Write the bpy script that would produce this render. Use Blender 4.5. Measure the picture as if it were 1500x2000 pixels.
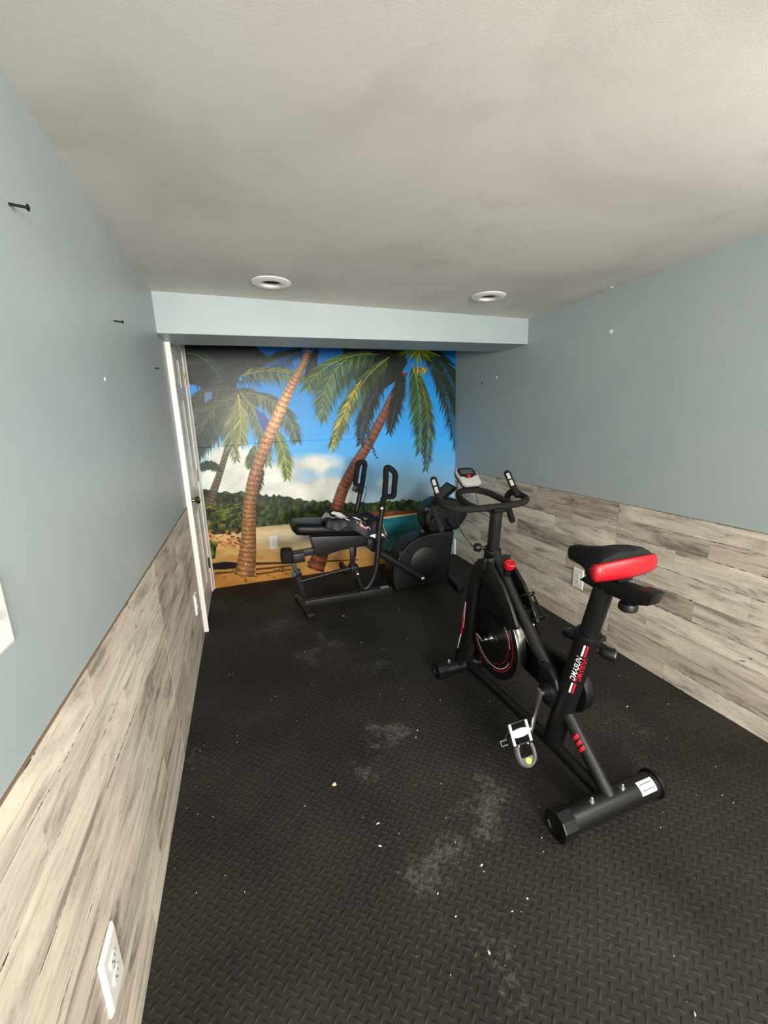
import bpy, bmesh, math, random
import numpy as np
from mathutils import Vector, Matrix

random.seed(7)
for o in list(bpy.data.objects):
    bpy.data.objects.remove(o)
scene = bpy.context.scene
COL = scene.collection
PI = math.pi

# ------------------------------------------------------------------ camera
cam = bpy.data.cameras.new('camera')
cam.sensor_fit = 'HORIZONTAL'
cam.sensor_width = 36.0
cam.lens = 19.434
cam.clip_start = 0.02
camo = bpy.data.objects.new('camera', cam)
COL.objects.link(camo)
cr = Vector((0.9457763, -0.3232961, -0.0314135))
cu_ = Vector((0.0997404, 0.1970148, 0.9753138))
cf = Vector((0.3091262, 0.9255619, -0.2185776))
m = Matrix.Identity(4)
for i in range(3):
    m[i][0], m[i][1], m[i][2] = cr[i], cu_[i], -cf[i]
m[2][3] = 1.44
camo.matrix_world = m
scene.camera = camo

# ------------------------------------------------------------------ world, light, exposure
w = bpy.data.worlds.new('world')
scene.world = w
w.use_nodes = True
w.node_tree.nodes['Background'].inputs[0].default_value = (0.75, 0.85, 1.0, 1)
w.node_tree.nodes['Background'].inputs[1].default_value = 1.0

def area(name, loc, rot, sx, sy, power, color):
    l = bpy.data.lights.new(name, 'AREA')
    l.shape = 'RECTANGLE'
    l.size, l.size_y, l.energy, l.color = sx, sy, power, color
    o = bpy.data.objects.new(name, l)
    o.location, o.rotation_euler = loc, rot
    COL.objects.link(o)
    return o

WIN = (-0.30, 1.15, 1.05, 2.0)            # the window behind the camera: x0 x1 z0 z1
YF = -3.2                                  # wall behind the camera
area('window_daylight', ((WIN[0]+WIN[1])/2, YF+0.06, (WIN[2]+WIN[3])/2), (PI/2, 0, 0),
     WIN[1]-WIN[0]-0.1, WIN[3]-WIN[2]-0.1, 200, (1.0, 0.97, 0.93))
WIN2 = (-0.95, 0.15, 1.42, 2.02)            # unseen window added to the right wall to light the left wall: y0 y1 z0 z1
area('added_side_daylight', (2.02, (WIN2[0]+WIN2[1])/2, (WIN2[2]+WIN2[3])/2), (0, PI/2, 0),
     WIN2[3]-WIN2[2]-0.1, WIN2[1]-WIN2[0]-0.1, 31, (1.0, 0.97, 0.93))

vs = scene.view_settings
vs.view_transform = 'Standard'
vs.look = 'None'
vs.gamma = 1.0
vs.use_curve_mapping = False
vs.exposure = 0.6

# ------------------------------------------------------------------ helpers
def lin(c):
    c = c/255.0
    return c/12.92 if c <= 0.04045 else ((c+0.055)/1.055)**2.4

def rgb(r, g, b, k=1.0):
    return (lin(r)*k, lin(g)*k, lin(b)*k, 1)

MATS = {}
def mat(name, color, rough=0.5, metal=0.0, spec=0.5, coat=0.0):
    if name in MATS:
        return MATS[name]
    mt = bpy.data.materials.new(name)
    mt.use_nodes = True
    b = mt.node_tree.nodes['Principled BSDF']
    b.inputs['Base Color'].default_value = color
    b.inputs['Roughness'].default_value = rough
    b.inputs['Metallic'].default_value = metal
    b.inputs['Specular IOR Level'].default_value = spec
    b.inputs['Coat Weight'].default_value = coat
    MATS[name] = mt
    return mt

def nd(mt, typ, **kw):
    n = mt.node_tree.nodes.new(typ)
    for k, v in kw.items():
        setattr(n, k, v)
    return n

def lk(mt, a, b):
    mt.node_tree.links.new(a, b)

def bsdf(mt):
    return mt.node_tree.nodes['Principled BSDF']

def add_bump(mt, scale, strength, dist=0.002, detail=4, coord='Object'):
    tc = nd(mt, 'ShaderNodeTexCoord')
    nz = nd(mt, 'ShaderNodeTexNoise')
    nz.inputs['Scale'].default_value = scale
    nz.inputs['Detail'].default_value = detail
    bp = nd(mt, 'ShaderNodeBump')
    bp.inputs['Strength'].default_value = strength
    bp.inputs['Distance'].default_value = dist
    lk(mt, tc.outputs[coord], nz.inputs['Vector'])
    lk(mt, nz.outputs['Fac'], bp.inputs['Height'])
    lk(mt, bp.outputs['Normal'], bsdf(mt).inputs['Normal'])

def ramp(mt, fac, stops):
    r = nd(mt, 'ShaderNodeValToRGB')
    el = r.color_ramp.elements
    while len(el) < len(stops):
        el.new(0.5)
    for e, (p, c) in zip(el, stops):
        e.position = p
        e.color = c
    lk(mt, fac, r.inputs['Fac'])
    return r

def mix(mt, fac, a, b, typ='MIX'):
    n = nd(mt, 'ShaderNodeMix', data_type='RGBA', blend_type=typ)
    for s, v in ((0, fac), (6, a), (7, b)):
        if hasattr(v, 'links'):
            lk(mt, v, n.inputs[s])
        else:
            n.inputs[s].default_value = v
    return n.outputs[2]

def mth(mt, op, a, b=None, c=None, clamp=False):
    n = nd(mt, 'ShaderNodeMath', operation=op, use_clamp=clamp)
    for i, v in enumerate((a, b, c)):
        if v is None:
            continue
        if hasattr(v, 'links'):
            lk(mt, v, n.inputs[i])
        else:
            n.inputs[i].default_value = v
    return n.outputs[0]

def catmull(pts, n=8):
    P = [Vector(p) for p in pts]
    out = []
    for i in range(len(P)-1):
        a = P[i-1] if i else P[0]*2-P[1]
        b, c = P[i], P[i+1]
        d = P[i+2] if i+2 < len(P) else P[-1]*2-P[-2]
        for k in range(n):
            t = k/n
            out.append(0.5*((2*b)+(c-a)*t+(2*a-5*b+4*c-d)*t*t+(3*b-a-3*c+d)*t**3))
    out.append(P[-1])
    return out

class MB:
    """collects shapes and links them as one mesh object"""
    def __init__(self):
        self.v, self.f = [], []
    def add(self, verts, faces):
        n = len(self.v)
        self.v += [Vector(p) for p in verts]
        self.f += [tuple(i+n for i in f) for f in faces]
        return self
    def box(self, c, s, R=None):
        c = Vector(c)
        vs_ = []
        for dx in (-.5, .5):
            for dy in (-.5, .5):
                for dz in (-.5, .5):
                    p = Vector((dx*s[0], dy*s[1], dz*s[2]))
                    vs_.append(c+(R @ p if R else p))
        return self.add(vs_, [(0,1,3,2),(4,6,7,5),(0,4,5,1),(2,3,7,6),(0,2,6,4),(1,5,7,3)])
    def bb(self, x0, x1, y0, y1, z0, z1):
        return self.box(((x0+x1)/2, (y0+y1)/2, (z0+z1)/2), (abs(x1-x0), abs(y1-y0), abs(z1-z0)))
    def tube(self, path, r, seg=14, caps=True, ell=None, ref=None, closed=False):
        P = [Vector(p) for p in path]
        n = len(P)
        rs = list(r) if isinstance(r, (list, tuple)) else [r]*n
        T = []
        for i in range(n):
            if closed:
                d = P[(i+1) % n]-P[i-1]
            else:
                d = P[min(i+1, n-1)]-P[max(i-1, 0)]
            T.append(d.normalized())
        up = Vector(ref) if ref else (Vector((0,0,1)) if abs(T[0].z) < 0.9 else Vector((1,0,0)))
        a = (up-T[0]*up.dot(T[0])).normalized()
        vs_ = []
        ea, eb = ell if ell else (1, 1)
        for i in range(n):
            a = (a-T[i]*a.dot(T[i])).normalized()
            b = T[i].cross(a)
            for k in range(seg):
                t = 2*PI*k/seg
                vs_.append(P[i]+a*(rs[i]*ea*math.cos(t))+b*(rs[i]*eb*math.sin(t)))
        fs = []
        m_ = n if closed else n-1
        for i in range(m_):
            j = (i+1) % n
            for k in range(seg):
                l = (k+1) % seg
                fs.append((i*seg+k, i*seg+l, j*seg+l, j*seg+k))
        if caps and not closed:
            fs.append(tuple(reversed(range(seg))))
            fs.append(tuple(range((n-1)*seg, n*seg)))
        return self.add(vs_, fs)
    def round_tube(self, path, r, seg=14):
        """tube with domed ends"""
        P = [Vector(p) for p in path]
        d0 = (P[0]-P[1]).normalized(); d1 = (P[-1]-P[-2]).normalized()
        pre = [P[0]+d0*r*s for s in (.8, .55, .2)]
        post = [P[-1]+d1*r*s for s in (.2, .55, .8)]
        return self.tube(pre+P+post, [r*.35, r*.75, r*.95]+[r]*len(P)+[r*.95, r*.75, r*.35], seg)
    def cyl(self, a, b, r, seg=20, r2=None):
        return self.tube([a, b], [r, r if r2 is None else r2], seg)
    def lathe(self, o, d, prof, seg=24):
        o = Vector(o); d = Vector(d).normalized()
        up = Vector((0,0,1)) if abs(d.z) < .9 else Vector((1,0,0))
        a = (up-d*up.dot(d)).normalized(); b = d.cross(a)
        vs_ = []
        for t, r in prof:
            for k in range(seg):
                th = 2*PI*k/seg
                vs_.append(o+d*t+a*(r*math.cos(th))+b*(r*math.sin(th)))
        fs = []
        for i in range(len(prof)-1):
            for k in range(seg):
                l = (k+1) % seg
                fs.append((i*seg+k, i*seg+l, (i+1)*seg+l, (i+1)*seg+k))
        fs.append(tuple(reversed(range(seg))))
        fs.append(tuple(range((len(prof)-1)*seg, len(prof)*seg)))
        return self.add(vs_, fs)
    def prism(self, poly, fn, d0, d1):
        """poly of 2-d points, fn(a, b, d) gives the 3-d point"""
        n = len(poly)
        vs_ = [fn(a, b, d0) for a, b in poly]+[fn(a, b, d1) for a, b in poly]
        fs = [tuple(reversed(range(n))), tuple(range(n, 2*n))]
        for i in range(n):
            j = (i+1) % n
            fs.append((i, j, n+j, n+i))
        return self.add(vs_, fs)
    def build(self, name, mt, parent=None, off=(0,0,0), bevel=0, seg=2, smooth=40, sub=0):
        me = bpy.data.meshes.new(name)
        off = Vector(off)
        me.from_pydata([tuple(p-off) for p in self.v], [], self.f)
        bm = bmesh.new(); bm.from_mesh(me)
        bmesh.ops.recalc_face_normals(bm, faces=bm.faces)
        if bevel:
            ed = [e for e in bm.edges if len(e.link_faces) == 2 and e.calc_face_angle(0) > math.radians(25)]
            bmesh.ops.bevel(bm, geom=ed, offset=bevel, segments=seg, affect='EDGES', profile=.6, clamp_overlap=True)
        bm.to_mesh(me); bm.free()
        if smooth:
            me.polygons.foreach_set('use_smooth', [True]*len(me.polygons))
            me.set_sharp_from_angle(angle=math.radians(smooth))
        o = bpy.data.objects.new(name, me)
        COL.objects.link(o)
        if mt:
            me.materials.append(mt)
        if parent:
            o.parent = parent
        if sub:
            md = o.modifiers.new('subdivision', 'SUBSURF'); md.levels = md.render_levels = sub
        return o

def tag(o, label=None, cat=None, group=None, kind=None):
    for k, v in (('label', label), ('category', cat), ('group', group), ('kind', kind)):
        if v:
            o[k] = v
    return o

def empty(name, loc, rz=0):
    o = bpy.data.objects.new(name, None)
    o.location = loc; o.rotation_euler = (0, 0, rz)
    o.empty_display_size = 0.1
    COL.objects.link(o)
    return o

def rect_patch(mb, fn, a0, a1, b0, b1, na=1, nb=1):
    vs_ = [fn(a0+(a1-a0)*i/na, b0+(b1-b0)*j/nb) for i in range(na+1) for j in range(nb+1)]
    fs = [(i*(nb+1)+j, (i+1)*(nb+1)+j, (i+1)*(nb+1)+j+1, i*(nb+1)+j+1) for i in range(na) for j in range(nb)]
    return mb.add(vs_, fs)

# ------------------------------------------------------------------ materials
def wall_paint():
    mt = mat('blue_grey_paint', rgb(150, 170, 172), 0.42, spec=.45)
    tc = nd(mt, 'ShaderNodeNewGeometry')
    nz = nd(mt, 'ShaderNodeTexNoise'); nz.inputs['Scale'].default_value = 2.2; nz.inputs['Detail'].default_value = 5
    lk(mt, tc.outputs['Position'], nz.inputs['Vector'])
    r = ramp(mt, nz.outputs['Fac'], [(.3, rgb(155, 166, 166)), (.7, rgb(163, 173, 172))])
    lk(mt, r.outputs['Color'], bsdf(mt).inputs['Base Color'])
    n2 = nd(mt, 'ShaderNodeTexNoise'); n2.inputs['Scale'].default_value = 160; n2.inputs['Detail'].default_value = 3
    lk(mt, tc.outputs['Position'], n2.inputs['Vector'])
    bp = nd(mt, 'ShaderNodeBump'); bp.inputs['Strength'].default_value = .12; bp.inputs['Distance'].default_value = .002
    lk(mt, n2.outputs['Fac'], bp.inputs['Height']); lk(mt, bp.outputs['Normal'], bsdf(mt).inputs['Normal'])
    return mt

def ceiling_paint():
    mt = mat('ceiling_paint', rgb(205, 200, 188), 0.6, spec=.3)
    g = nd(mt, 'ShaderNodeNewGeometry')
    nz = nd(mt, 'ShaderNodeTexNoise'); nz.inputs['Scale'].default_value = 1.6; nz.inputs['Detail'].default_value = 6
    nz.inputs['Distortion'].default_value = .6
    lk(mt, g.outputs['Position'], nz.inputs['Vector'])
    r = ramp(mt, nz.outputs['Fac'], [(.34, rgb(212, 207, 199)), (.5, rgb(226, 221, 213)), (.7, rgb(230, 225, 218))])
    n3 = nd(mt, 'ShaderNodeTexNoise'); n3.inputs['Scale'].default_value = 4.5; n3.inputs['Detail'].default_value = 6
    lk(mt, g.outputs['Position'], n3.inputs['Vector'])
    r3 = ramp(mt, n3.outputs['Fac'], [(.60, (0,0,0,1)), (.74, (1,1,1,1))])
    col = mix(mt, mth(mt, 'MULTIPLY', r3.outputs['Color'], .26), r.outputs['Color'], rgb(172, 163, 148))
    lk(mt, col, bsdf(mt).inputs['Base Color'])
    n2 = nd(mt, 'ShaderNodeTexNoise'); n2.inputs['Scale'].default_value = 210; n2.inputs['Detail'].default_value = 4
    lk(mt, g.outputs['Position'], n2.inputs['Vector'])
    bp = nd(mt, 'ShaderNodeBump'); bp.inputs['Strength'].default_value = .14; bp.inputs['Distance'].default_value = .002
    lk(mt, n2.outputs['Fac'], bp.inputs['Height']); lk(mt, bp.outputs['Normal'], bsdf(mt).inputs['Normal'])
    return mt

def plank_wood():
    """whitewashed weathered boards, grain along Y, every board its own piece of it"""
    mt = mat('whitewashed_wood', rgb(190, 180, 165), 0.55, spec=.35)
    oi = nd(mt, 'ShaderNodeObjectInfo')
    g = nd(mt, 'ShaderNodeNewGeometry')
    off = nd(mt, 'ShaderNodeVectorMath', operation='MULTIPLY_ADD')
    cmb = nd(mt, 'ShaderNodeCombineXYZ')
    for i in range(3):
        lk(mt, oi.outputs['Random'], cmb.inputs[i])
    lk(mt, cmb.outputs[0], off.inputs[0]); off.inputs[1].default_value = (37, 53, 29)
    lk(mt, g.outputs['Position'], off.inputs[2])
    def noise(sc, scale, det, rough=.55, dist=0.0):
        mp = nd(mt, 'ShaderNodeMapping'); mp.inputs['Scale'].default_value = sc
        lk(mt, off.outputs[0], mp.inputs['Vector'])
        n = nd(mt, 'ShaderNodeTexNoise')
        n.inputs['Scale'].default_value = scale; n.inputs['Detail'].default_value = det
        n.inputs['Roughness'].default_value = rough; n.inputs['Distortion'].default_value = dist
        lk(mt, mp.outputs[0], n.inputs['Vector'])
        return n.outputs['Fac']
    broad = noise((8, 1.5, 8), 1.6, 7, .66, .7)
    grain = noise((38, 1.7, 38), 1.5, 8, .74, .45)
    fine = noise((150, 11, 150), 1.5, 4, .65)
    knots = noise((14, 3.5, 14), 2.0, 6, .7, 1.2)
    base = ramp(mt, broad, [(.36, rgb(150, 141, 133)), (.45, rgb(202, 193, 181)), (.62, rgb(232, 223, 207))])
    tone = ramp(mt, oi.outputs['Random'], [(0, rgb(206, 199, 192)), (.3, rgb(240, 236, 230)), (.7, rgb(255, 253, 248)), (1, rgb(232, 226, 219))])
    c = mix(mt, .85, base.outputs['Color'], tone.outputs['Color'], 'MULTIPLY')
    gm = ramp(mt, grain, [(.38, (1,1,1,1)), (.47, (0,0,0,1))])
    darkpl = ramp(mt, oi.outputs['Random'], [(.0, (1,1,1,1)), (.22, (.8,.8,.8,1)), (.32, (.3,.3,.3,1)), (1, (.35,.35,.35,1))])
    c = mix(mt, mth(mt, 'MULTIPLY', gm.outputs['Color'], mth(mt, 'MULTIPLY', darkpl.outputs['Color'], .9)), c, rgb(96, 87, 80))
    fm = ramp(mt, fine, [(.30, (1,1,1,1)), (.42, (0,0,0,1))])
    c = mix(mt, mth(mt, 'MULTIPLY', fm.outputs['Color'], .28), c, rgb(120, 110, 100))
    km = ramp(mt, knots, [(.29, (1,1,1,1)), (.34, (0,0,0,1))])
    c = mix(mt, mth(mt, 'MULTIPLY', km.outputs['Color'], .85), c, rgb(48, 40, 34))
    speck = noise((1, .55, 1), 90, 3, .7)
    sm = ramp(mt, speck, [(.30, (1,1,1,1)), (.40, (0,0,0,1))])
    c = mix(mt, mth(mt, 'MULTIPLY', sm.outputs['Color'], .22), c, rgb(110, 100, 92))
    tc = nd(mt, 'ShaderNodeTexCoord')
    sp = nd(mt, 'ShaderNodeSeparateXYZ'); lk(mt, tc.outputs['Generated'], sp.inputs[0])
    wob = noise((1, 30, 1), 1.0, 3, .6)
    dist = mth(mt, 'ADD', mth(mt, 'ABSOLUTE', mth(mt, 'SUBTRACT', sp.outputs['Z'], .5)), mth(mt, 'MULTIPLY', mth(mt, 'SUBTRACT', wob, .5), .05))
    em = mth(mt, 'GREATER_THAN', dist, .484)
    along = ramp(mt, noise((1, 2.2, 1), 1.3, 2, .5), [(.53, (0,0,0,1)), (.56, (1,1,1,1))])
    dash = ramp(mt, noise((1, 34, 1), 1.0, 2, .5), [(.46, (0,0,0,1)), (.50, (1,1,1,1))])
    c = mix(mt, mth(mt, 'MULTIPLY', em, mth(mt, 'MULTIPLY', along.outputs['Color'], dash.outputs['Color'])), c, rgb(36, 30, 26))
    lk(mt, c, bsdf(mt).inputs['Base Color'])
    bp = nd(mt, 'ShaderNodeBump'); bp.inputs['Strength'].default_value = .25; bp.inputs['Distance'].default_value = .002
    lk(mt, grain, bp.inputs['Height']); lk(mt, bp.outputs['Normal'], bsdf(mt).inputs['Normal'])
    return mt

def rubber_mat():
    mt = mat('black_rubber', rgb(52, 50, 47), 0.62, spec=.2)
    g = nd(mt, 'ShaderNodeNewGeometry')
    nz = nd(mt, 'ShaderNodeTexNoise'); nz.inputs['Scale'].default_value = 2.4; nz.inputs['Detail'].default_value = 6
    lk(mt, g.outputs['Position'], nz.inputs['Vector'])
    r = ramp(mt, nz.outputs['Fac'], [(.3, rgb(33, 31, 28)), (.7, rgb(48, 45, 41))])
    # dried dusty scuffs
    total = None
    n2 = nd(mt, 'ShaderNodeTexNoise'); n2.inputs['Scale'].default_value = 42; n2.inputs['Detail'].default_value = 8
    n2.inputs['Roughness'].default_value = .75
    lk(mt, g.outputs['Position'], n2.inputs['Vector'])
    wn = nd(mt, 'ShaderNodeTexNoise'); wn.inputs['Scale'].default_value = 5.5; wn.inputs['Detail'].default_value = 5
    lk(mt, g.outputs['Position'], wn.inputs['Vector'])
    wv = nd(mt, 'ShaderNodeVectorMath', operation='MULTIPLY_ADD')
    lk(mt, wn.outputs['Color'], wv.inputs[0]); wv.inputs[1].default_value = (.55, .55, 0)
    w2 = nd(mt, 'ShaderNodeVectorMath', operation='SUBTRACT')
    lk(mt, g.outputs['Position'], wv.inputs[2]); lk(mt, wv.outputs[0], w2.inputs[0]); w2.inputs[1].default_value = (.275, .275, 0)
    for (x, y, rad, s) in ((-.24, 3.40, .26, .8), (.29, 2.39, .13, 1), (.42, 2.54, .14, .8), (.62, 2.10, .16, .7), (.33, 1.42, .14, 1.0),
                           (.52, 1.60, .12, 1.1), (.73, 1.06, .14, .9), (.46, 1.02, .14, .8), (.14, 2.85, .25, .8), (-.3, 1.7, .12, .5), (.3, 3.4, .3, .6),
                           (1.55, 1.25, .12, .6), (.5, .75, .2, .5)):
        vm = nd(mt, 'ShaderNodeVectorMath', operation='DISTANCE')
        lk(mt, w2.outputs[0], vm.inputs[0]); vm.inputs[1].default_value = (x, y, 0)
        f = mth(mt, 'MULTIPLY', mth(mt, 'SUBTRACT', 1.0, mth(mt, 'DIVIDE', vm.outputs['Value'], rad), clamp=True), s)
        total = f if total is None else mth(mt, 'ADD', total, f)
    k = mth(mt, 'ADD', n2.outputs['Fac'], mth(mt, 'MULTIPLY', total, .30))
    r2 = ramp(mt, k, [(.60, (0,0,0,1)), (.80, (1,1,1,1))])
    c = mix(mt, mth(mt, 'MULTIPLY', r2.outputs['Color'], .36), r.outputs['Color'], rgb(112, 110, 105))
    lk(mt, c, bsdf(mt).inputs['Base Color'])
    n3 = nd(mt, 'ShaderNodeTexNoise'); n3.inputs['Scale'].default_value = 500; n3.inputs['Detail'].default_value = 2
    lk(mt, g.outputs['Position'], n3.inputs['Vector'])
    bp = nd(mt, 'ShaderNodeBump'); bp.inputs['Strength'].default_value = .25; bp.inputs['Distance'].default_value = .001
    lk(mt, n3.outputs['Fac'], bp.inputs['Height']); lk(mt, bp.outputs['Normal'], bsdf(mt).inputs['Normal'])
    return mt

M_WALL = wall_paint()
M_CEIL = ceiling_paint()
M_PLANK = plank_wood()
M_MAT = rubber_mat()
M_WHITE = mat('white_gloss_paint', rgb(232, 229, 222), .35)
add_bump(M_WHITE, 30, .05)
M_PLATE = mat('white_plastic', rgb(236, 233, 226), .3)
M_DARK = mat('dark_slot', rgb(22, 20, 18), .6)
M_SUB = mat('dark_subfloor', rgb(26, 25, 24), .8)
M_EDGE = mat('brown_board_edge', rgb(128, 106, 84), .7)
M_BLACK = mat('black_powdercoat', rgb(14, 14, 14), .40, spec=.42)
add_bump(M_BLACK, 900, .12, .0005)
M_BLACK2 = mat('black_plastic', rgb(10, 10, 11), .44, spec=.35)
M_FOAM = mat('black_foam', rgb(20, 20, 19), .8, spec=.25)
add_bump(M_FOAM, 400, .2, .001)
M_CHROME = mat('chrome', rgb(225, 225, 222), .14, metal=1)
M_STEEL = mat('brushed_steel', rgb(200, 198, 194), .28, metal=1)
M_ALU = mat('pale_aluminium', rgb(215, 214, 210), .35, metal=.6)
M_RED = mat('red_vinyl', rgb(150, 8, 22), .42)
M_REDP = mat('red_plastic', rgb(168, 8, 24), .3)
M_SILVER = mat('silver_plastic', rgb(188, 188, 184), .3, metal=.5)
M_WPRINT = mat('white_print', rgb(232, 230, 226), .5)
M_RPRINT = mat('red_print', rgb(190, 20, 40), .5)
M_SCREEN = mat('dull_lcd', rgb(52, 58, 54), .2)
M_GREYM = mat('dark_grey_metal', rgb(20, 20, 20), .42, spec=.4)
add_bump(M_GREYM, 700, .1, .0005)
M_VINYL = mat('black_vinyl', rgb(8, 8, 9), .45, spec=.3)
add_bump(M_VINYL, 260, .2, .001)
M_CLOTHB = mat('black_lycra', rgb(15, 15, 15), .75, spec=.3)
M_BRASS = mat('aged_brass', rgb(150, 140, 105), .25, metal=1)
M_YELLOW = mat('yellow_sticker', rgb(235, 232, 40), .5)
M_GREYR = mat('grey_rubber', rgb(84, 82, 82), .5)
M_BLUE = mat('blue_knob_plastic', rgb(60, 85, 100), .4)

# ------------------------------------------------------------------ the setting
XL, XR, YB = -0.377, 2.058, 3.816       # faces of the board wainscot and of the far wall
ZCL, ZCR = 2.157, 2.116                 # the ceiling falls a little to the right
WAIN = 0.916
TH = 0.006                              # board thickness
def zc(x): return ZCL+(ZCR-ZCL)*(x-XL)/(XR-XL)

b = MB(); b.bb(XL-.12, XR+.12, YF-.1, YB+.1, -.06, -.012)
floor = tag(b.build('floor', M_SUB, smooth=0), kind='structure', label='black rubber floor of interlocking diamond tread mats')
b = MB(); b.bb(XL-TH-.1, XL-TH, YF, YB, -.012, ZCL+.05)
wall_left = tag(b.build('wall_left', M_WALL, smooth=0), kind='structure')
b = MB()
b.bb(XR+TH, XR+TH+.1, YF, WIN2[0], -.012, ZCL+.05); b.bb(XR+TH, XR+TH+.1, WIN2[1], YB, -.012, ZCL+.05)
b.bb(XR+TH, XR+TH+.1, WIN2[0], WIN2[1], -.012, WIN2[2]); b.bb(XR+TH, XR+TH+.1, WIN2[0], WIN2[1], WIN2[3], ZCL+.05)
wall_right = tag(b.build('wall_right', M_WALL, smooth=0), kind='structure')
b = MB(); b.bb(XL-.12, XR+.12, YB+.004, YB+.1, -.012, ZCL+.05)
wall_far = tag(b.build('wall_far', M_WALL, smooth=0), kind='structure')
b = MB()
b.bb(XL-.12, WIN[0], YF-.1, YF, -.012, ZCL+.05); b.bb(WIN[1], XR+.12, YF-.1, YF, -.012, ZCL+.05)
b.bb(WIN[0], WIN[1], YF-.1, YF, -.012, WIN[2]); b.bb(WIN[0], WIN[1], YF-.1, YF, WIN[3], ZCL+.05)
wall_near = tag(b.build('wall_near', M_WALL, smooth=0), kind='structure')
win = tag(empty('window_1', ((WIN[0]+WIN[1])/2, YF, WIN[2])), kind='structure')
b = MB()
for x0, x1, z0, z1 in ((WIN[0], WIN[1], WIN[2], WIN[2]+.05), (WIN[0], WIN[1], WIN[3]-.05, WIN[3]), (WIN[0], WIN[0]+.05, WIN[2], WIN[3]),
                       (WIN[1]-.05, WIN[1], WIN[2], WIN[3]), ((WIN[0]+WIN[1])/2-.02, (WIN[0]+WIN[1])/2+.02, WIN[2], WIN[3])):
    b.bb(x0, x1, YF-.08, YF-.02, z0, z1)
b.build('window_frame', M_WHITE, win, off=win.location)
M_GLASS = mat('window_glass', (1, 1, 1, 1), .02); bsdf(M_GLASS).inputs['Transmission Weight'].default_value = 1
b = MB(); b.bb(WIN[0]+.03, WIN[1]-.03, YF-.055, YF-.05, WIN[2]+.03, WIN[3]-.03)
b.build('pane', M_GLASS, win, off=win.location)

win = tag(empty('added_window_2', (XR+TH, (WIN2[0]+WIN2[1])/2, WIN2[2])), kind='structure')  # unseen opening, added for its light on left wall, ceiling and near floor
b = MB()
for y0, y1, z0, z1 in ((WIN2[0], WIN2[1], WIN2[2], WIN2[2]+.05), (WIN2[0], WIN2[1], WIN2[3]-.05, WIN2[3]), (WIN2[0], WIN2[0]+.05, WIN2[2], WIN2[3]),
                       (WIN2[1]-.05, WIN2[1], WIN2[2], WIN2[3])):
    b.bb(XR+TH+.02, XR+TH+.08, y0, y1, z0, z1)
b.build('window_frame', M_WHITE, win, off=win.location)
b = MB(); b.bb(XR+TH+.05, XR+TH+.055, WIN2[0]+.03, WIN2[1]-.03, WIN2[2]+.03, WIN2[3]-.03)
b.build('pane', M_GLASS, win, off=win.location)

# ceiling with the two holes of the can lights
LIGHTS = [(0.228, 2.40), (1.462, 2.31)]
def ceiling_mesh():
    me = bpy.data.meshes.new('ceiling')
    bm = bmesh.new()
    def ring(z_off):
        out = []
        return out
    x0, x1, y0, y1 = XL-.12, XR+.12, YF-.1, YB+.1
    # strips around square cells that hold the round holes
    cells = [(lx-.13, lx+.13, ly-.13, ly+.13, lx, ly) for lx, ly in LIGHTS]
    xs = sorted({x0, x1, *[c[0] for c in cells], *[c[1] for c in cells]})
    ys = sorted({y0, y1, *[c[2] for c in cells], *[c[3] for c in cells]})
    def vert(x, y, up=0): return bm.verts.new((x, y, zc(x)+up))
    for i in range(len(xs)-1):
        for j in range(len(ys)-1):
            cx, cy = (xs[i]+xs[i+1])/2, (ys[j]+ys[j+1])/2
            hit = [c for c in cells if c[0] < cx < c[1] and c[2] < cy < c[3]]
            if hit: continue
            bm.faces.new([vert(xs[i], ys[j]), vert(xs[i], ys[j+1]), vert(xs[i+1], ys[j+1]), vert(xs[i+1], ys[j])])
    for cx0, cx1, cy0, cy1, lx, ly in cells:
        n = 32; r = .062
        inner, outer, top = [], [], []
        for k in range(n):
            t = 2*PI*k/n; c, s = math.cos(t), math.sin(t)
            q = .13/max(abs(c), abs(s))
            inner.append(vert(lx+r*c, ly+r*s)); outer.append(vert(lx+q*c, ly+q*s)); top.append(vert(lx+r*c, ly+r*s, .02))
        for k in range(n):
            l = (k+1) % n
            bm.faces.new([inner[k], outer[k], outer[l], inner[l]])
            bm.faces.new([inner[k], inner[l], top[l], top[k]])
    bmesh.ops.remove_doubles(bm, verts=bm.verts, dist=.0005)
    bmesh.ops.recalc_face_normals(bm, faces=bm.faces)
    bm.to_mesh(me); bm.free()
    me.materials.append(M_CEIL)
    o = bpy.data.objects.new('ceiling', me); COL.objects.link(o)
    return o
ceiling = tag(ceiling_mesh(), kind='structure')
b = MB(); b.bb(XL-.2, XR+.2, YF-.2, YB+.2, ZCL+.32, ZCL+.36)
tag(b.build('ceiling', M_SUB, smooth=0), kind='structure', label='dark boarding above the ceiling')
# chipped plaster where ceiling meets the right wall
b = MB()
rr = random.Random(3)
for k in range(7):
    cx, cy = XR-.01-rr.random()*.03, 1.97+(rr.random()-.5)*.12
    b.lathe((cx, cy, zc(cx)+.001), (0, 0, -1), [(0, .008+.012*rr.random()), (.003, .006), (.006, .001)], 7)
b.build('chipped_plaster', mat('bare_plaster', rgb(214, 212, 205), .7), ceiling, off=ceiling.location)

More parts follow.
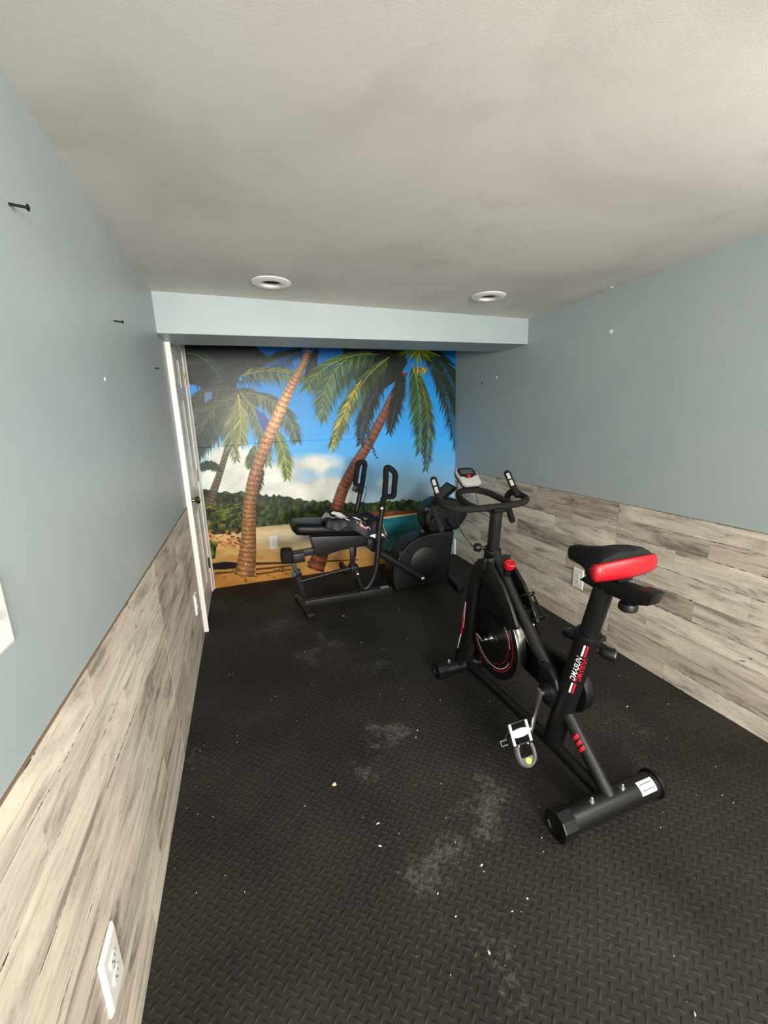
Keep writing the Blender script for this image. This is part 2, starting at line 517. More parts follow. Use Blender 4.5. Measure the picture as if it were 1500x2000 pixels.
# dropped beam
BY0, BY1, BZ = 2.722, 3.072, 1.943
b = MB()
b.add([(XL-TH, BY0, BZ), (XR+TH, BY0, BZ), (XR+TH, BY1, BZ), (XL-TH, BY1, BZ),
       (XL-TH, BY0, ZCL+.01), (XR+TH, BY0, ZCR+.01), (XR+TH, BY1, ZCR+.01), (XL-TH, BY1, ZCL+.01)],
      [(0,1,2,3), (4,7,6,5), (0,4,5,1), (1,5,6,2), (2,6,7,3), (3,7,4,0)])
tag(b.build('ceiling_beam', M_WALL, smooth=0, bevel=.004, seg=2), kind='structure', label='pale blue boxed beam crossing the room under the ceiling')

# ---- floor mats: interlocking square tiles with a raised tread
TS = 0.61
PITCH = TS/17
GAP = .0004
TEETH = 6
def tooth_line(n):
    """offsets along one tile edge (0..1) with dovetail teeth, amplitude in metres"""
    pts = []
    for k in range(n):
        a = (k+.0)/n
        w_ = 1.0/n
        s = 1 if k % 2 == 0 else -1
        pts += [(a+w_*.30, 0), (a+w_*.20, s*.016), (a+w_*.80, s*.016), (a+w_*.70, 0)]
    return pts
def bump_verts(cx, cy, ang, z0=0.0):
    L, W, Hh = .0150, .0045, .0030
    ca, sa = math.cos(ang), math.sin(ang)
    vs_ = []
    for (p, q, zz) in ((-L, 0, 0), (-L*.55, -W*.8, 0), (0, -W, 0), (L*.55, -W*.8, 0), (L, 0, 0), (L*.55, W*.8, 0), (0, W, 0), (-L*.55, W*.8, 0),
                       (-L*.55, 0, Hh*.85), (0, 0, Hh), (L*.55, 0, Hh*.85)):
        vs_.append((cx+p*ca-q*sa, cy+p*sa+q*ca, z0+zz))
    fs = [(0, 1, 8), (1, 2, 9, 8), (2, 3, 10, 9), (3, 4, 10), (4, 5, 10), (5, 6, 9, 10), (6, 7, 8, 9), (7, 0, 8)]
    return vs_, fs
TILE_CACHE = {}
def tile_mesh(left, right, bottom, top, h):
    key = (left, right, bottom, top, round(h, 3))
    if key in TILE_CACHE:
        return TILE_CACHE[key]
    g = GAP
    outline = []
    T = tooth_line(TEETH)
    nt = T if abs(h-TS) < .001 else [(t*TS/h, o) for t, o in T if t*TS < h-.03]
    outline.append((g, g))
    if bottom: outline += [(t*TS, -o+(g if o > 0 else -g)*0+g) for t, o in T]
    outline.append((TS-g, g))
    if right: outline += [(TS-g+o, t*h) for t, o in nt]
    outline.append((TS-g, h-g))
    if top: outline += [(t*TS, h-g-o) for t, o in reversed(T)]
    outline.append((g, h-g))
    if left: outline += [(g+o, t*h) for t, o in reversed(nt)]
    n = len(outline)
    c = .0012
    vs_ = [(x, y, 0) for x, y in outline]+[(x, y, -.012) for x, y in outline]
    fs = [tuple(range(n))]+[(i, n+i, n+(i+1) % n, (i+1) % n) for i in range(n)]
    nx, ny = 17, int(h/PITCH+.01)
    for i in range(nx):
        for j in range(ny):
            for (ox, oy, an) in ((.25, .25, -PI/4), (.75, .75, PI/4)):
                a, f = bump_verts((i+ox)*PITCH, (j+oy)*PITCH, an, 0.0)
                k = len(vs_)
                vs_ += a
                fs += [tuple(q+k for q in ff) for ff in f]
    me = bpy.data.meshes.new('mat_tile')
    me.from_pydata(vs_, [], fs)
    me.materials.append(M_MAT)
    me.polygons.foreach_set('use_smooth', [False]+[False]*n+[True]*(len(fs)-n-1))
    TILE_CACHE[key] = me
    return me
ys = [3.40-TS*k for k in range(0, 11)]
for j, y in enumerate(ys):
    for i in range(4):
        h = TS if j else YB-3.40-.001
        me = tile_mesh(i > 0, i < 3, j < len(ys)-1, j > 0, h)
        o = bpy.data.objects.new('mat_tile', me)
        o.location = (XR-TS*(4-i), y, 0)
        COL.objects.link(o); o.parent = floor

# ---- board wainscot on both side walls
ROWS = [WAIN, .828, .733, .62, .503, .394, .295, .19, .096, .001]
def wainscot(side, wall, y_end, seam, breaks, seed):
    r = random.Random(seed)
    x0, x1 = (XL-TH, XL) if side < 0 else (XR, XR+TH)
    for i in range(9):
        z1, z0 = ROWS[i]-.0004, ROWS[i+1]+.0004
        cuts = [YF+.002]
        if i in breaks:
            cuts += sorted(breaks[i])
        else:
            y = YF+.4+r.random()*.8
            while y < y_end-.25:
                cuts.append(y); y += .55+r.random()*.5
        cuts = [c for c in cuts if abs(c-seam) > .12]+[seam, y_end]
        cuts = sorted(cuts)
        for a, bb_ in zip(cuts[:-1], cuts[1:]):
            ga = .0018 if abs(a-seam) < 1e-6 else .0004
            gb = .0018 if abs(bb_-seam) < 1e-6 else .0004
            q = MB(); q.bb(x0, x1-side*0 if side < 0 else x1, a+ga, bb_-gb, z0, z1)
            o = q.build('plank', M_PLANK, wall, smooth=0)
    q = MB()
    if side < 0: q.bb(XL-TH, XL-.001, YF+.002, y_end, WAIN-.0004, WAIN+.002)
    else: q.bb(XR+.001, XR+TH, YF+.002, y_end, WAIN-.0004, WAIN+.002)
    tag(q.build('board_edge', M_EDGE, wall, smooth=0), label='thin brown top edge of the board panelling')
wainscot(1, wall_right, YB-.002, 1.811, {
    0: [-.6, .3, 1.655, 1.889, 2.53, 3.08], 1: [-.9, .2, 1.293, 2.17, 2.9], 2: [-.3, 1.449, 2.33, 3.0], 3: [-.8, .35, 1.092, 1.95, 2.75],
    4: [-.5, .6, 1.326, 2.2, 2.95], 5: [-.2, .85, 1.95, 2.6, 3.3], 6: [-.7, .4, 1.562, 2.3, 3.1], 7: [-.4, .7, 1.70, 2.05, 2.8], 8: [-.9, .5, 1.435, 2.534, 3.2]}, 11)
wainscot(-1, wall_left, 2.935, 1.775, {
    0: [-.5, .45, 1.006, 1.72], 1: [-.8, .72, 1.36, 2.3], 2: [-.3, .50, 1.21, 2.0], 3: [-.6, .35, 1.50, 2.5], 4: [-.9, .55, 1.34, 2.2],
    5: [-.4, .9, 1.55, 2.6], 6: [-.7, .3, 1.47, 2.1], 7: [-.2, .65, 1.25, 2.4], 8: [-.5, .48, 1.1, 2.0]}, 12)

# ---- door in the left wall beside the mural
DY0, DY1, DZ = 3.035, 3.745, 2.0
X0 = XL-TH
b = MB(); b.bb(X0, X0+.010, DY0, DY1, .006, DZ)
door = tag(b.build('door_1', M_WHITE, bevel=.001, smooth=0), kind='structure', label='white six-panel door at the far end of the left wall')
cols = [(DY0+.095, DY0+.315), (DY0+.395, DY0+.615)]
for (z0, z1) in ((.20, .80), (.98, 1.62), (1.70, 1.90)):
    for (y0, y1) in cols:
        b = MB()
        xf = X0+.010
        # moulded frame round a raised field
        def rp(d, x): return [(x, y0+d, z0+d), (x, y1-d, z0+d), (x, y1-d, z1-d), (x, y0+d, z1-d)]
        loops = [rp(0, xf), rp(.008, xf+.006), rp(.02, xf+.006), rp(.03, xf+.0015), rp(.05, xf+.0055)]
        vs_ = [p for l in loops for p in l]
        fs = [(4*i+k, 4*i+(k+1) % 4, 4*i+4+(k+1) % 4, 4*i+4+k) for i in range(len(loops)-1) for k in range(4)]
        fs.append((16, 17, 18, 19))
        b.add(vs_, fs)
        b.build('door_panel', M_WHITE, door, smooth=0)
b = MB(); b.lathe((X0+.010, DY0+.055, .935), (1, 0, 0), [(0, .03), (.004, .03), (.008, .012), (.03, .011), (.036, .024), (.05, .029), (.062, .022), (.067, .006)], 20)
tag(b.build('door_knob', M_BRASS, door), label='round brass door knob')
for hz in (1.80, 1.03, .27):
    b = MB(); b.bb(X0+.010, X0+.013, DY1-.03, DY1-.002, hz-.045, hz+.045); b.cyl((X0+.016, DY1-.002, hz-.047), (X0+.016, DY1-.002, hz+.047), .006, 10)
    b.build('hinge', M_BRASS, door)
for k, (y0, y1) in enumerate(((2.972, 3.033), (3.749, 3.812))):
    b = MB()
    b.prism([(0, y0), (.032, y0), (.032, y0+.014), (.024, y0+.035), (.018, y1-.004), (.012, y1), (0, y1)] if k == 0 else
            [(0, y0), (.012, y0), (.018, y0+.004), (.026, y1-.02), (.034, y1-.012), (.034, y1), (0, y1)],
            lambda a, c, d: (X0+a, c, d), .001, BZ-.001 if k == 0 else 2.07)
    tag(b.build('trim_%d' % (k+1), M_WHITE, bevel=.0015, smooth=30), kind='structure', label=('white door casing on the near side of the door' if k == 0 else 'white door casing between the door and the mural'))
b = MB(); b.bb(X0, X0+.028, 3.073, 3.749, DZ+.002, DZ+.062)
tag(b.build('trim_3', M_WHITE, bevel=.002, smooth=0), kind='structure', label='white casing above the door')
b = MB(); b.bb(XR-.014, XR-.001, YB-.035, YB-.006, .001, .17)
tag(b.build('trim_4', M_WHITE, bevel=.001, smooth=0), kind='structure', label='short white strip standing in the far right corner')

# ------------------------------------------------------------------ printed beach mural on the far wall
class Canvas:
    """small polygon painter; the print is drawn in sketch units and mapped to wall metres"""
    H = np.array([[3.03551088e-03, -3.20121346e-04, -1.15312216e+00], [-4.92382706e-04, -3.36892697e-03, 4.07786757e+00],
                  [-2.71916411e-04, -1.65704316e-04, 1.0]])
    def __init__(s, x0, x1, z0, z1, nx, nz, ss=2):
        s.x0, s.x1, s.z0, s.z1, s.ss = x0, x1, z0, z1, ss
        s.nx, s.nz = nx*ss, nz*ss
        s.img = np.zeros((s.nz, s.nx, 3))
        Hi = np.linalg.inv(s.H)
        X, Z = np.meshgrid(x0+(np.arange(s.nx)+.5)/s.nx*(x1-x0), z0+(np.arange(s.nz)+.5)/s.nz*(z1-z0))
        q = np.stack([X, Z, np.ones_like(X)], -1) @ Hi.T
        s.px, s.py = q[..., 0]/q[..., 2], q[..., 1]/q[..., 2]      # sketch coordinates of every dot
        s.rng = np.random.default_rng(5)
    def raster(s, pts):
        p = np.asarray(pts, float)
        q = np.c_[p, np.ones(len(p))] @ s.H.T
        X, Z = q[:, 0]/q[:, 2], q[:, 1]/q[:, 2]
        return np.c_[(X-s.x0)/(s.x1-s.x0)*s.nx, (Z-s.z0)/(s.z1-s.z0)*s.nz]
    def mask(s, pts):
        r = s.raster(pts)
        a0, a1 = int(max(r[:, 0].min()-1, 0)), int(min(r[:, 0].max()+2, s.nx))
        b0, b1 = int(max(r[:, 1].min()-1, 0)), int(min(r[:, 1].max()+2, s.nz))
        if a1 <= a0 or b1 <= b0: return None
        X = np.arange(a0, a1)[None, :]+.5; Y = np.arange(b0, b1)[:, None]+.5
        ins = np.zeros((b1-b0, a1-a0), bool)
        n = len(r)
        for i in range(n):
            xa, ya = r[i]; xb, yb = r[(i+1) % n]
            if ya == yb: continue
            c = ((ya > Y) != (yb > Y)) & (X < (xb-xa)*(Y-ya)/(yb-ya)+xa)
            ins ^= c
        return slice(b0, b1), slice(a0, a1), ins
    def poly(s, pts, col, alpha=1.0):
        k = s.mask(pts)
        if k is None: return
        v = s.img[k[0], k[1]]
        c = np.asarray(col, float)
        v[k[2]] = v[k[2]]*(1-alpha)+(c*alpha)
    def tex(s, pts, fn, alpha=1.0):
        k = s.mask(pts)
        if k is None: return
        c = fn(s.px[k[0], k[1]], s.py[k[0], k[1]])
        v = s.img[k[0], k[1]]
        v[k[2]] = v[k[2]]*(1-alpha)+c[k[2]]*alpha
    def noise(s, x, y, scale, oct=5, seed=0, sy=1.0):
        out = np.zeros_like(x); amp = 1.0; tot = 0
        for o in range(oct):
            f = scale*2**o
            u, v = x*f, y*f*sy
            i, j = np.floor(u).astype(int), np.floor(v).astype(int)
            fu, fv = u-i, v-j
            fu, fv = fu*fu*(3-2*fu), fv*fv*(3-2*fv)
            def h(a, b_):
                n = (a*374761393+b_*668265263+(seed+o)*974711) & 0x7fffffff
                n = ((n ^ (n >> 13))*1274126177) & 0x7fffffff
                return ((n ^ (n >> 16)) & 0xffff)/65535.0
            out += amp*((h(i, j)*(1-fu)+h(i+1, j)*fu)*(1-fv)+(h(i, j+1)*(1-fu)+h(i+1, j+1)*fu)*fv)
            tot += amp; amp *= .5
        return out/tot

def bez(p, n):
    p = np.asarray(p, float)
    t = np.linspace(0, 1, n)[:, None]
    if len(p) == 3:
        return (1-t)**2*p[0]+2*t*(1-t)*p[1]+t*t*p[2]
    return (1-t)**3*p[0]+3*t*(1-t)**2*p[1]+3*t*t*(1-t)*p[2]+t**3*p[3]

def paint_mural(NX, NZ):
    cv = Canvas(XL-.009, XR+.009, 0.0, 2.13, NX, NZ)
    px, py = cv.px, cv.py
    rng = cv.rng
    # sky
    t = np.clip((py-680)/300, 0, 1)[..., None]
    keys = [(0, (20, 90, 148)), (.25, (48, 130, 186)), (.6, (78, 156, 212)), (.85, (124, 170, 206)), (1, (166, 190, 206))]
    ts = np.array([k for k, _ in keys]); cs = np.array([c for _, c in keys], float)
    sky = np.stack([np.interp(t[..., 0], ts, cs[:, i]) for i in range(3)], -1)
    cv.img[:] = sky
    n1 = cv.noise(px, py, 1/90, 6, 1, 1.8); n2 = cv.noise(px, py, 1/45, 5, 9, 1.3)
    def blob(x, y, rx, ry): return np.exp(-(((px-x)/rx)**2+((py-y)/ry)**2))
    cl = blob(430, 900, 60, 50)*1.1+blob(520, 930, 90, 50)*1.2+blob(620, 905, 70, 22)*.8+blob(480, 980, 120, 30)*.9+blob(650, 960, 45, 26)*1.15+blob(590, 985, 90, 16)+blob(752, 945, 16, 13)*.9+blob(560, 965, 50, 20)*.5
    a = np.clip((cl*.75+n1*.8+n2*.45-.93)*2.2, 0, 1)[..., None]
    shade = np.clip(.82+.35*(n2-.5)+.1, .6, 1)[..., None]
    cv.img[:] = cv.img*(1-a)+np.array([226, 226, 216.])*shade*a
    g = np.clip(blob(800, 960, 90, 60)*(n1+.25)*.7, 0, .6)[..., None]
    cv.img[:] = cv.img*(1-g)+np.array([122, 138, 146.])*g
    # far woods
    top = [(384, 968), (420, 962), (470, 960), (510, 966), (550, 970), (600, 978), (640, 980), (700, 982), (760, 980), (800, 976), (832, 978)]
    def green(x, y):
        n = cv.noise(x, y, 1/5, 4, 3, .7); n_ = cv.noise(x, y, 1/18, 3, 6)
        k = np.clip(n*1.5-.35+.3*(n_-.5), 0, 1)[..., None]
        return np.array([20, 30, 16.])*(1-k)+np.array([92, 112, 58.])*k
    edge = []
    for i in range(len(top)-1):
        (xa, ya), (xb, yb) = top[i], top[i+1]
        for q in range(8):
            u = q/8
            edge.append((xa+(xb-xa)*u, ya+(yb-ya)*u+rng.uniform(-4, 3)))
    cv.tex(edge+[(834, 1000), (700, 1014), (384, 1056)], green)
    # sand
    def sand(x, y):
        n = cv.noise(x, y, 1/30, 5, 4, 3.0)
        k = np.clip((y-1030)/110, 0, 1)[..., None]
        w_ = np.exp(-(((x-600)/110)**2+((y-1050)/22)**2))[..., None]
        c = np.array([190, 166, 118.])*(1-k)+np.array([156, 112, 62.])*k
        c = c*(.82+.36*n[..., None])
        return c*(1-.8*w_)+np.array([206, 202, 192.])*.8*w_
    cv.tex([(384, 1048), (440, 1042), (500, 1030), (560, 1024), (620, 1016), (720, 1008), (900, 1006), (900, 1160), (384, 1160)], sand)
    # brown bank and sea
    def bank(x, y):
        n = cv.noise(x, y, 1/6, 4, 8)[..., None]
        return np.array([70, 42, 26.])*(1-n)+np.array([150, 96, 62.])*n
    cv.tex([(640, 1004), (700, 1000), (780, 998), (836, 996), (836, 1001), (790, 1004), (740, 1011), (690, 1016), (640, 1016)], bank)
    cv.poly([(670, 1018), (742, 1011), (800, 1003), (836, 1000), (836, 1003), (745, 1014), (672, 1021)], (196, 180, 150))
    def sea(x, y):
        k = np.clip((y-1005)/75, 0, 1)[..., None]
        n = cv.noise(x, y, 1/14, 4, 12, 4.0)[..., None]
        c = np.array([36, 122, 138.])*(1-k)+np.array([112, 150, 146.])*k
        dk = np.exp(-(((x-800)/50)**2+((y-1045)/18)**2))[..., None]
        return c*(.78+.4*n)*(1-.35*dk)
    cv.tex([(690, 1019), (745, 1014), (836, 1002), (900, 1000), (900, 1085), (780, 1086), (740, 1080), (700, 1064)], sea)
    cv.poly([(735, 1079), (800, 1084), (900, 1083), (900, 1090), (780, 1092), (735, 1085)], (190, 182, 164))
    # undergrowth, left
    def bush(x, y):
        n = cv.noise(x, y, 1/6, 4, 21, .8)[..., None]; l = cv.noise(x, y, 1/26, 3, 22, 2.5)[..., None]
        k = np.clip(n*1.5-.45+(l-.5)*.9, 0, 1)
        return np.array([14, 20, 8.])*(1-k)+np.array([122, 128, 52.])*k
    cv.tex([(384, 962), (400, 955), (436, 964), (470, 968), (505, 990), (500, 1020), (492, 1040), (440, 1040), (404, 1046), (384, 1050)], bush)
    for k in range(60):
        x, y = rng.uniform(400, 470), rng.uniform(985, 1030)
        cv.poly([(x, y+2), (x+rng.uniform(12, 26), y-rng.uniform(4, 9)), (x+1, y)], rng.choice([(132, 134, 52), (84, 98, 36), (36, 44, 18)]))
    # rocks, leaf litter and cast shadows in the picture
    for k in range(70):
        x, y = rng.uniform(404, 470), rng.uniform(1036, 1068)
        r_ = rng.uniform(1.5, 6)
        cv.poly([(x-r_, y), (x-r_*.3, y-r_*.7), (x+r_, y-.2*r_), (x+r_*.5, y+r_*.5)], rng.choice([(150, 98, 58), (96, 60, 32), (54, 34, 20), (176, 128, 80)]))
    cv.tex([(404, 1052), (424, 1060), (420, 1090), (408, 1094)], bush)
    cv.poly([(408, 1101), (440, 1097), (466, 1099), (466, 1109), (440, 1112), (410, 1113)], (26, 18, 8))
    for (x0, y0, x1, y1, h) in ((495, 1101, 580, 1099, 3), (500, 1112, 575, 1104, 2), (420, 1120, 470, 1116, 2), (500, 1122, 580, 1110, 1.6), (600, 1098, 700, 1093, 2)):
        cv.poly([(x0, y0-h), (x1, y1-h*.5), (x1, y1+h*.5), (x0, y0+h)], (58, 34, 10), .85)
    for k in range(25):
        x, y = rng.uniform(412, 560), rng.uniform(1108, 1146)
        cv.poly([(x-4, y), (x, y-1.3), (x+4, y), (x, y+1.3)], (70, 42, 14), .8)
    # fronds
    def frond(pts, ln, col, rib, n=46, droop=.55, width=2.2, jit=.25, side=0, taper=True):
        P = bez(pts, n)
        d = np.gradient(P, axis=0); d /= np.linalg.norm(d, axis=1)[:, None]+1e-9
        for i in range(2, n):
            u = i/(n-1)
            L0 = ln*(.45+.9*math.sin(PI*min(1, .12+u*.86)))*.8
            for sgn in (-1, 1):
                if side and sgn != side: continue
                nrm = np.array([-d[i][1], d[i][0]])*sgn
                dr = nrm*.75+d[i]*.55+np.array([0, droop])
                dr = dr/np.linalg.norm(dr)
                L = L0*rng.uniform(1-jit, 1+jit)
                tip = P[i]+dr*L+np.array([rng.uniform(-2, 2), L*droop*.25])
                mid = P[i]+dr*L*.5
                w_ = np.array([-dr[1], dr[0]])*width*.5
                c = np.array(col, float)*rng.uniform(.55, 1.25)
                cv.poly([P[i]-w_*.6, mid-w_, tip, mid+w_, P[i]+w_*.6], np.clip(c, 0, 255))
        wr = 1.5
        nn = np.stack([-d[:, 1], d[:, 0]], 1)*np.linspace(wr, .4, n)[:, None]
        cv.poly(np.r_[P-nn*.6, (P+nn*.6)[::-1]], rib)
    def z7(*l): return [(340+a/4, 660+b_/4) for a, b_ in l]
    def z8(*l): return [(600+a/4, 660+b_/4) for a, b_ in l]
    # thin palm behind, its trunk
    def trunk(pts, ws, c0, c1, ring, seed, lit=None):
        P = bez(pts, 80) if len(pts) <= 4 else None
        if P is None:
            P = np.array([tuple(v)[:2] for v in catmull([(x, y, 0) for x, y in pts], 16)])
        W = np.interp(np.linspace(0, 1, len(P)), np.linspace(0, 1, len(ws)), ws)
        d = np.gradient(P, axis=0); d /= np.linalg.norm(d, axis=1)[:, None]
        N_ = np.stack([-d[:, 1], d[:, 0]], 1)
        for i in range(len(P)-1):
            for k in range(10):
                f0, f1 = k/10-.5, (k+1)/10-.5
                sh = 1-abs((k+.5)/10-.42)*1.1
                c = (np.array(c0, float)*(1-sh)+np.array(c1, float)*sh)*rng.uniform(.82, 1.15)
                if lit is not None:
                    c = c*(1+.55*math.exp(-((P[i][1]-lit)/60)**2))
                if i % ring == 0: c = c*.80
                elif i % ring == 1: c = c*1.10
                sag = 2.0*(1-4*((f0+f1)/2)**2)
                off = np.array([0, sag])
                cv.poly([P[i]+N_[i]*W[i]*f0+off, P[i]+N_[i]*W[i]*f1+off, P[i+1]+N_[i+1]*W[i+1]*f1+off, P[i+1]+N_[i+1]*W[i+1]*f0+off], np.clip(c, 0, 255))
    trunk(z7((455, 640), (430, 860), (360, 1060), (270, 1300)), [10, 11, 13, 18], (44, 38, 30), (100, 88, 74), 3, 1)
    # young palm on the left
    for an in np.linspace(-2.9, -.2, 11):
        x, y = 340+270/4, 660+1030/4
        frond([(x, y), (x+14*math.cos(an), y+16*math.sin(an)), (x+25*math.cos(an), y+22*math.sin(an)+6)], 6, (34, 50, 28), (50, 62, 34), 14, .4, 1.4)
    # dark crown, upper left
    cv.poly(z7((60, 60), (640, 60), (690, 160), (560, 250), (480, 360), (330, 400), (110, 360)), (16, 24, 18))
    def glare_olive(x, y):
        n = cv.noise(x, y, 1/7, 4, 31, 1.6)[..., None]
        return np.array([40, 46, 34.])*(1-n)+np.array([108, 112, 82.])*n  # foliage colour greyed by the glare on the print, painted in
    cv.tex(z7((150, 470), (350, 385), (600, 390), (740, 470), (620, 560), (430, 640), (330, 790), (210, 830), (160, 700)), glare_olive)
    for pts, ln, col, rib, n in (
        (((60, 300), (100, 180), (60, 60)), 40, (22, 34, 26), (30, 44, 30), 30),
        (((90, 120), (230, 120), (330, 240), (400, 390)), 34, (38, 54, 38), (112, 118, 80), 44),
        (((60, 200), (150, 160), (260, 260), (280, 380)), 36, (24, 36, 28), (60, 72, 48), 40),
        (((600, 80), (500, 180), (430, 250), (420, 380)), 34, (18, 26, 20), (30, 40, 28), 36),
        (((420, 340), (620, 260), (800, 160), (985, 100)), 30, (30, 42, 30), (34, 44, 26), 50),
        (((560, 60), (640, 100), (700, 180)), 26, (22, 34, 26), (30, 40, 24), 26),
        (((520, 300), (700, 230), (880, 250), (1030, 320)), 26, (104, 108, 60), (140, 134, 70), 48),
        (((480, 400), (330, 380), (200, 430), (130, 520)), 30, (50, 56, 42), (70, 74, 52), 44),
        (((440, 480), (300, 520), (230, 640), (190, 800)), 34, (70, 76, 56), (88, 90, 62), 46),
        (((430, 560), (360, 640), (330, 720), (200, 900)), 30, (66, 76, 60), (88, 90, 62), 40),
        (((360, 600), (250, 700), (220, 800), (180, 930)), 26, (40, 54, 40), (60, 70, 44), 36),
        (((620, 470), (740, 440), (820, 500), (760, 560)), 20, (150, 146, 120), (150, 146, 120), 30),
        (((560, 430), (760, 440), (900, 560), (960, 800)), 34, (84, 92, 62), (120, 122, 84), 50),
        (((520, 430), (640, 560), (700, 700), (735, 980)), 30, (96, 104, 68), (150, 146, 96), 46),
        (((700, 640), (820, 740), (880, 900), (885, 1090)), 27, (112, 124, 64), (170, 170, 84), 44),
        (((490, 500), (430, 620), (420, 760), (490, 950)), 26, (112, 118, 84), (130, 128, 84), 40),
        (((500, 440), (520, 560), (520, 680), (515, 830)), 32, (128, 130, 84), (196, 182, 92), 46),
        (((640, 820), (600, 900), (590, 960), (590, 1010)), 16, (80, 92, 58), (100, 104, 60), 26),
        (((690, 1000), (680, 1080), (660, 1160), (640, 1210)), 12, (64, 62, 40), (84, 78, 48), 26),
    ):
        frond(z7(*pts), ln, col, rib, n)
    cv.poly(z7((636, 556), (700, 590), (752, 655), (700, 745), (660, 650)), (54, 76, 132))
    cv.poly(z7((236, 430), (300, 420), (296, 470), (240, 510)), (90, 130, 170), .8)
    cv.poly(z7((510, 300), (530, 320), (515, 345)), (90, 150, 190))
    # main trunk
    trunk([(478, 1124), (484, 1075), (486, 1030), (488, 985), (496, 935), (514, 880), (537, 825), (560, 772), (580, 733), (593, 708), (604, 680)],
          [40, 33, 27, 25, 24, 24, 22, 20, 17, 14, 12], (66, 44, 30), (160, 120, 84), 3, 2, lit=805)
    # right palm: trunk then crown
    trunk([(616, 1112), (640, 1040), (658, 990), (672, 950), (696, 905), (722, 862), (752, 805), (772, 765), (790, 725)],
          [34, 26, 23, 22, 21, 19, 18, 16, 14], (50, 28, 18), (128, 80, 56), 3, 3)
    cv.poly(z8((270, 80), (760, 80), (780, 200), (700, 330), (570, 420), (430, 440), (330, 240)), (20, 30, 18))
    for pts, ln, col, rib, n in (
        (((80, 60), (50, 150), (20, 240), (10, 300)), 18, (26, 34, 24), (40, 46, 30), 26),
        (((860, 90), (1020, 90), (1150, 260), (1180, 560)), 40, (26, 40, 28), (40, 54, 34), 52),
        (((960, 200), (1080, 320), (1140, 520), (1170, 840)), 32, (34, 48, 34), (50, 60, 38), 46),
        (((740, 250), (720, 400), (690, 520), (640, 730)), 26, (26, 32, 24), (40, 42, 30), 46),
        (((660, 240), (520, 380), (430, 560), (415, 820)), 32, (30, 40, 36), (46, 52, 40), 54),
        (((620, 200), (430, 420), (430, 700), (540, 930)), 10, (40, 48, 44), (50, 50, 40), 30),
        (((560, 130), (380, 120), (230, 240), (120, 560)), 44, (54, 74, 52), (120, 134, 84), 56),
        (((500, 120), (240, 140), (90, 240), (0, 390)), 40, (84, 104, 62), (150, 160, 84), 54),
        (((300, 170), (160, 300), (90, 440), (130, 640)), 34, (92, 112, 84), (126, 140, 96), 46),
        (((640, 150), (470, 270), (320, 460), (200, 830)), 36, (66, 80, 42), (150, 150, 74), 58),
        (((420, 330), (330, 480), (250, 640), (195, 870)), 20, (140, 136, 66), (176, 164, 86), 44),
        (((820, 200), (870, 360), (900, 560), (880, 880)), 36, (58, 82, 46), (128, 136, 84), 54),
        (((880, 320), (950, 520), (960, 760), (925, 1020)), 24, (62, 72, 40), (104, 104, 60), 46),
    ):
        frond(z8(*pts), ln, col, rib, n)
    for k in range(90):
        an = rng.uniform(.05, PI-.05)
        L = rng.uniform(24, 52)
        x, y = 600+870/4, 660+70/4
        tip = (x+L*1.05*math.cos(an), y+L*.85*math.sin(an)+2)
        w_ = 1.3
        c = np.array((150, 158, 46.))*rng.uniform(.55, 1.15)
        cv.poly([(x-w_*math.sin(an), y+w_*math.cos(an)), tip, (x+w_*math.sin(an), y-w_*math.cos(an))], c)
    for k in range(26):
        x = 600+rng.uniform(835, 935)/4
        y = 660+rng.uniform(215, 250)/4
        cv.poly([(x-1, y), (x+1, y), (x+rng.uniform(-3, 3), y+rng.uniform(8, 24))], rng.choice([(176, 150, 52), (120, 110, 36), (60, 62, 24)]))
    img = cv.img.reshape(NZ, 2, NX, 2, 3).mean((1, 3))
    return img, cv

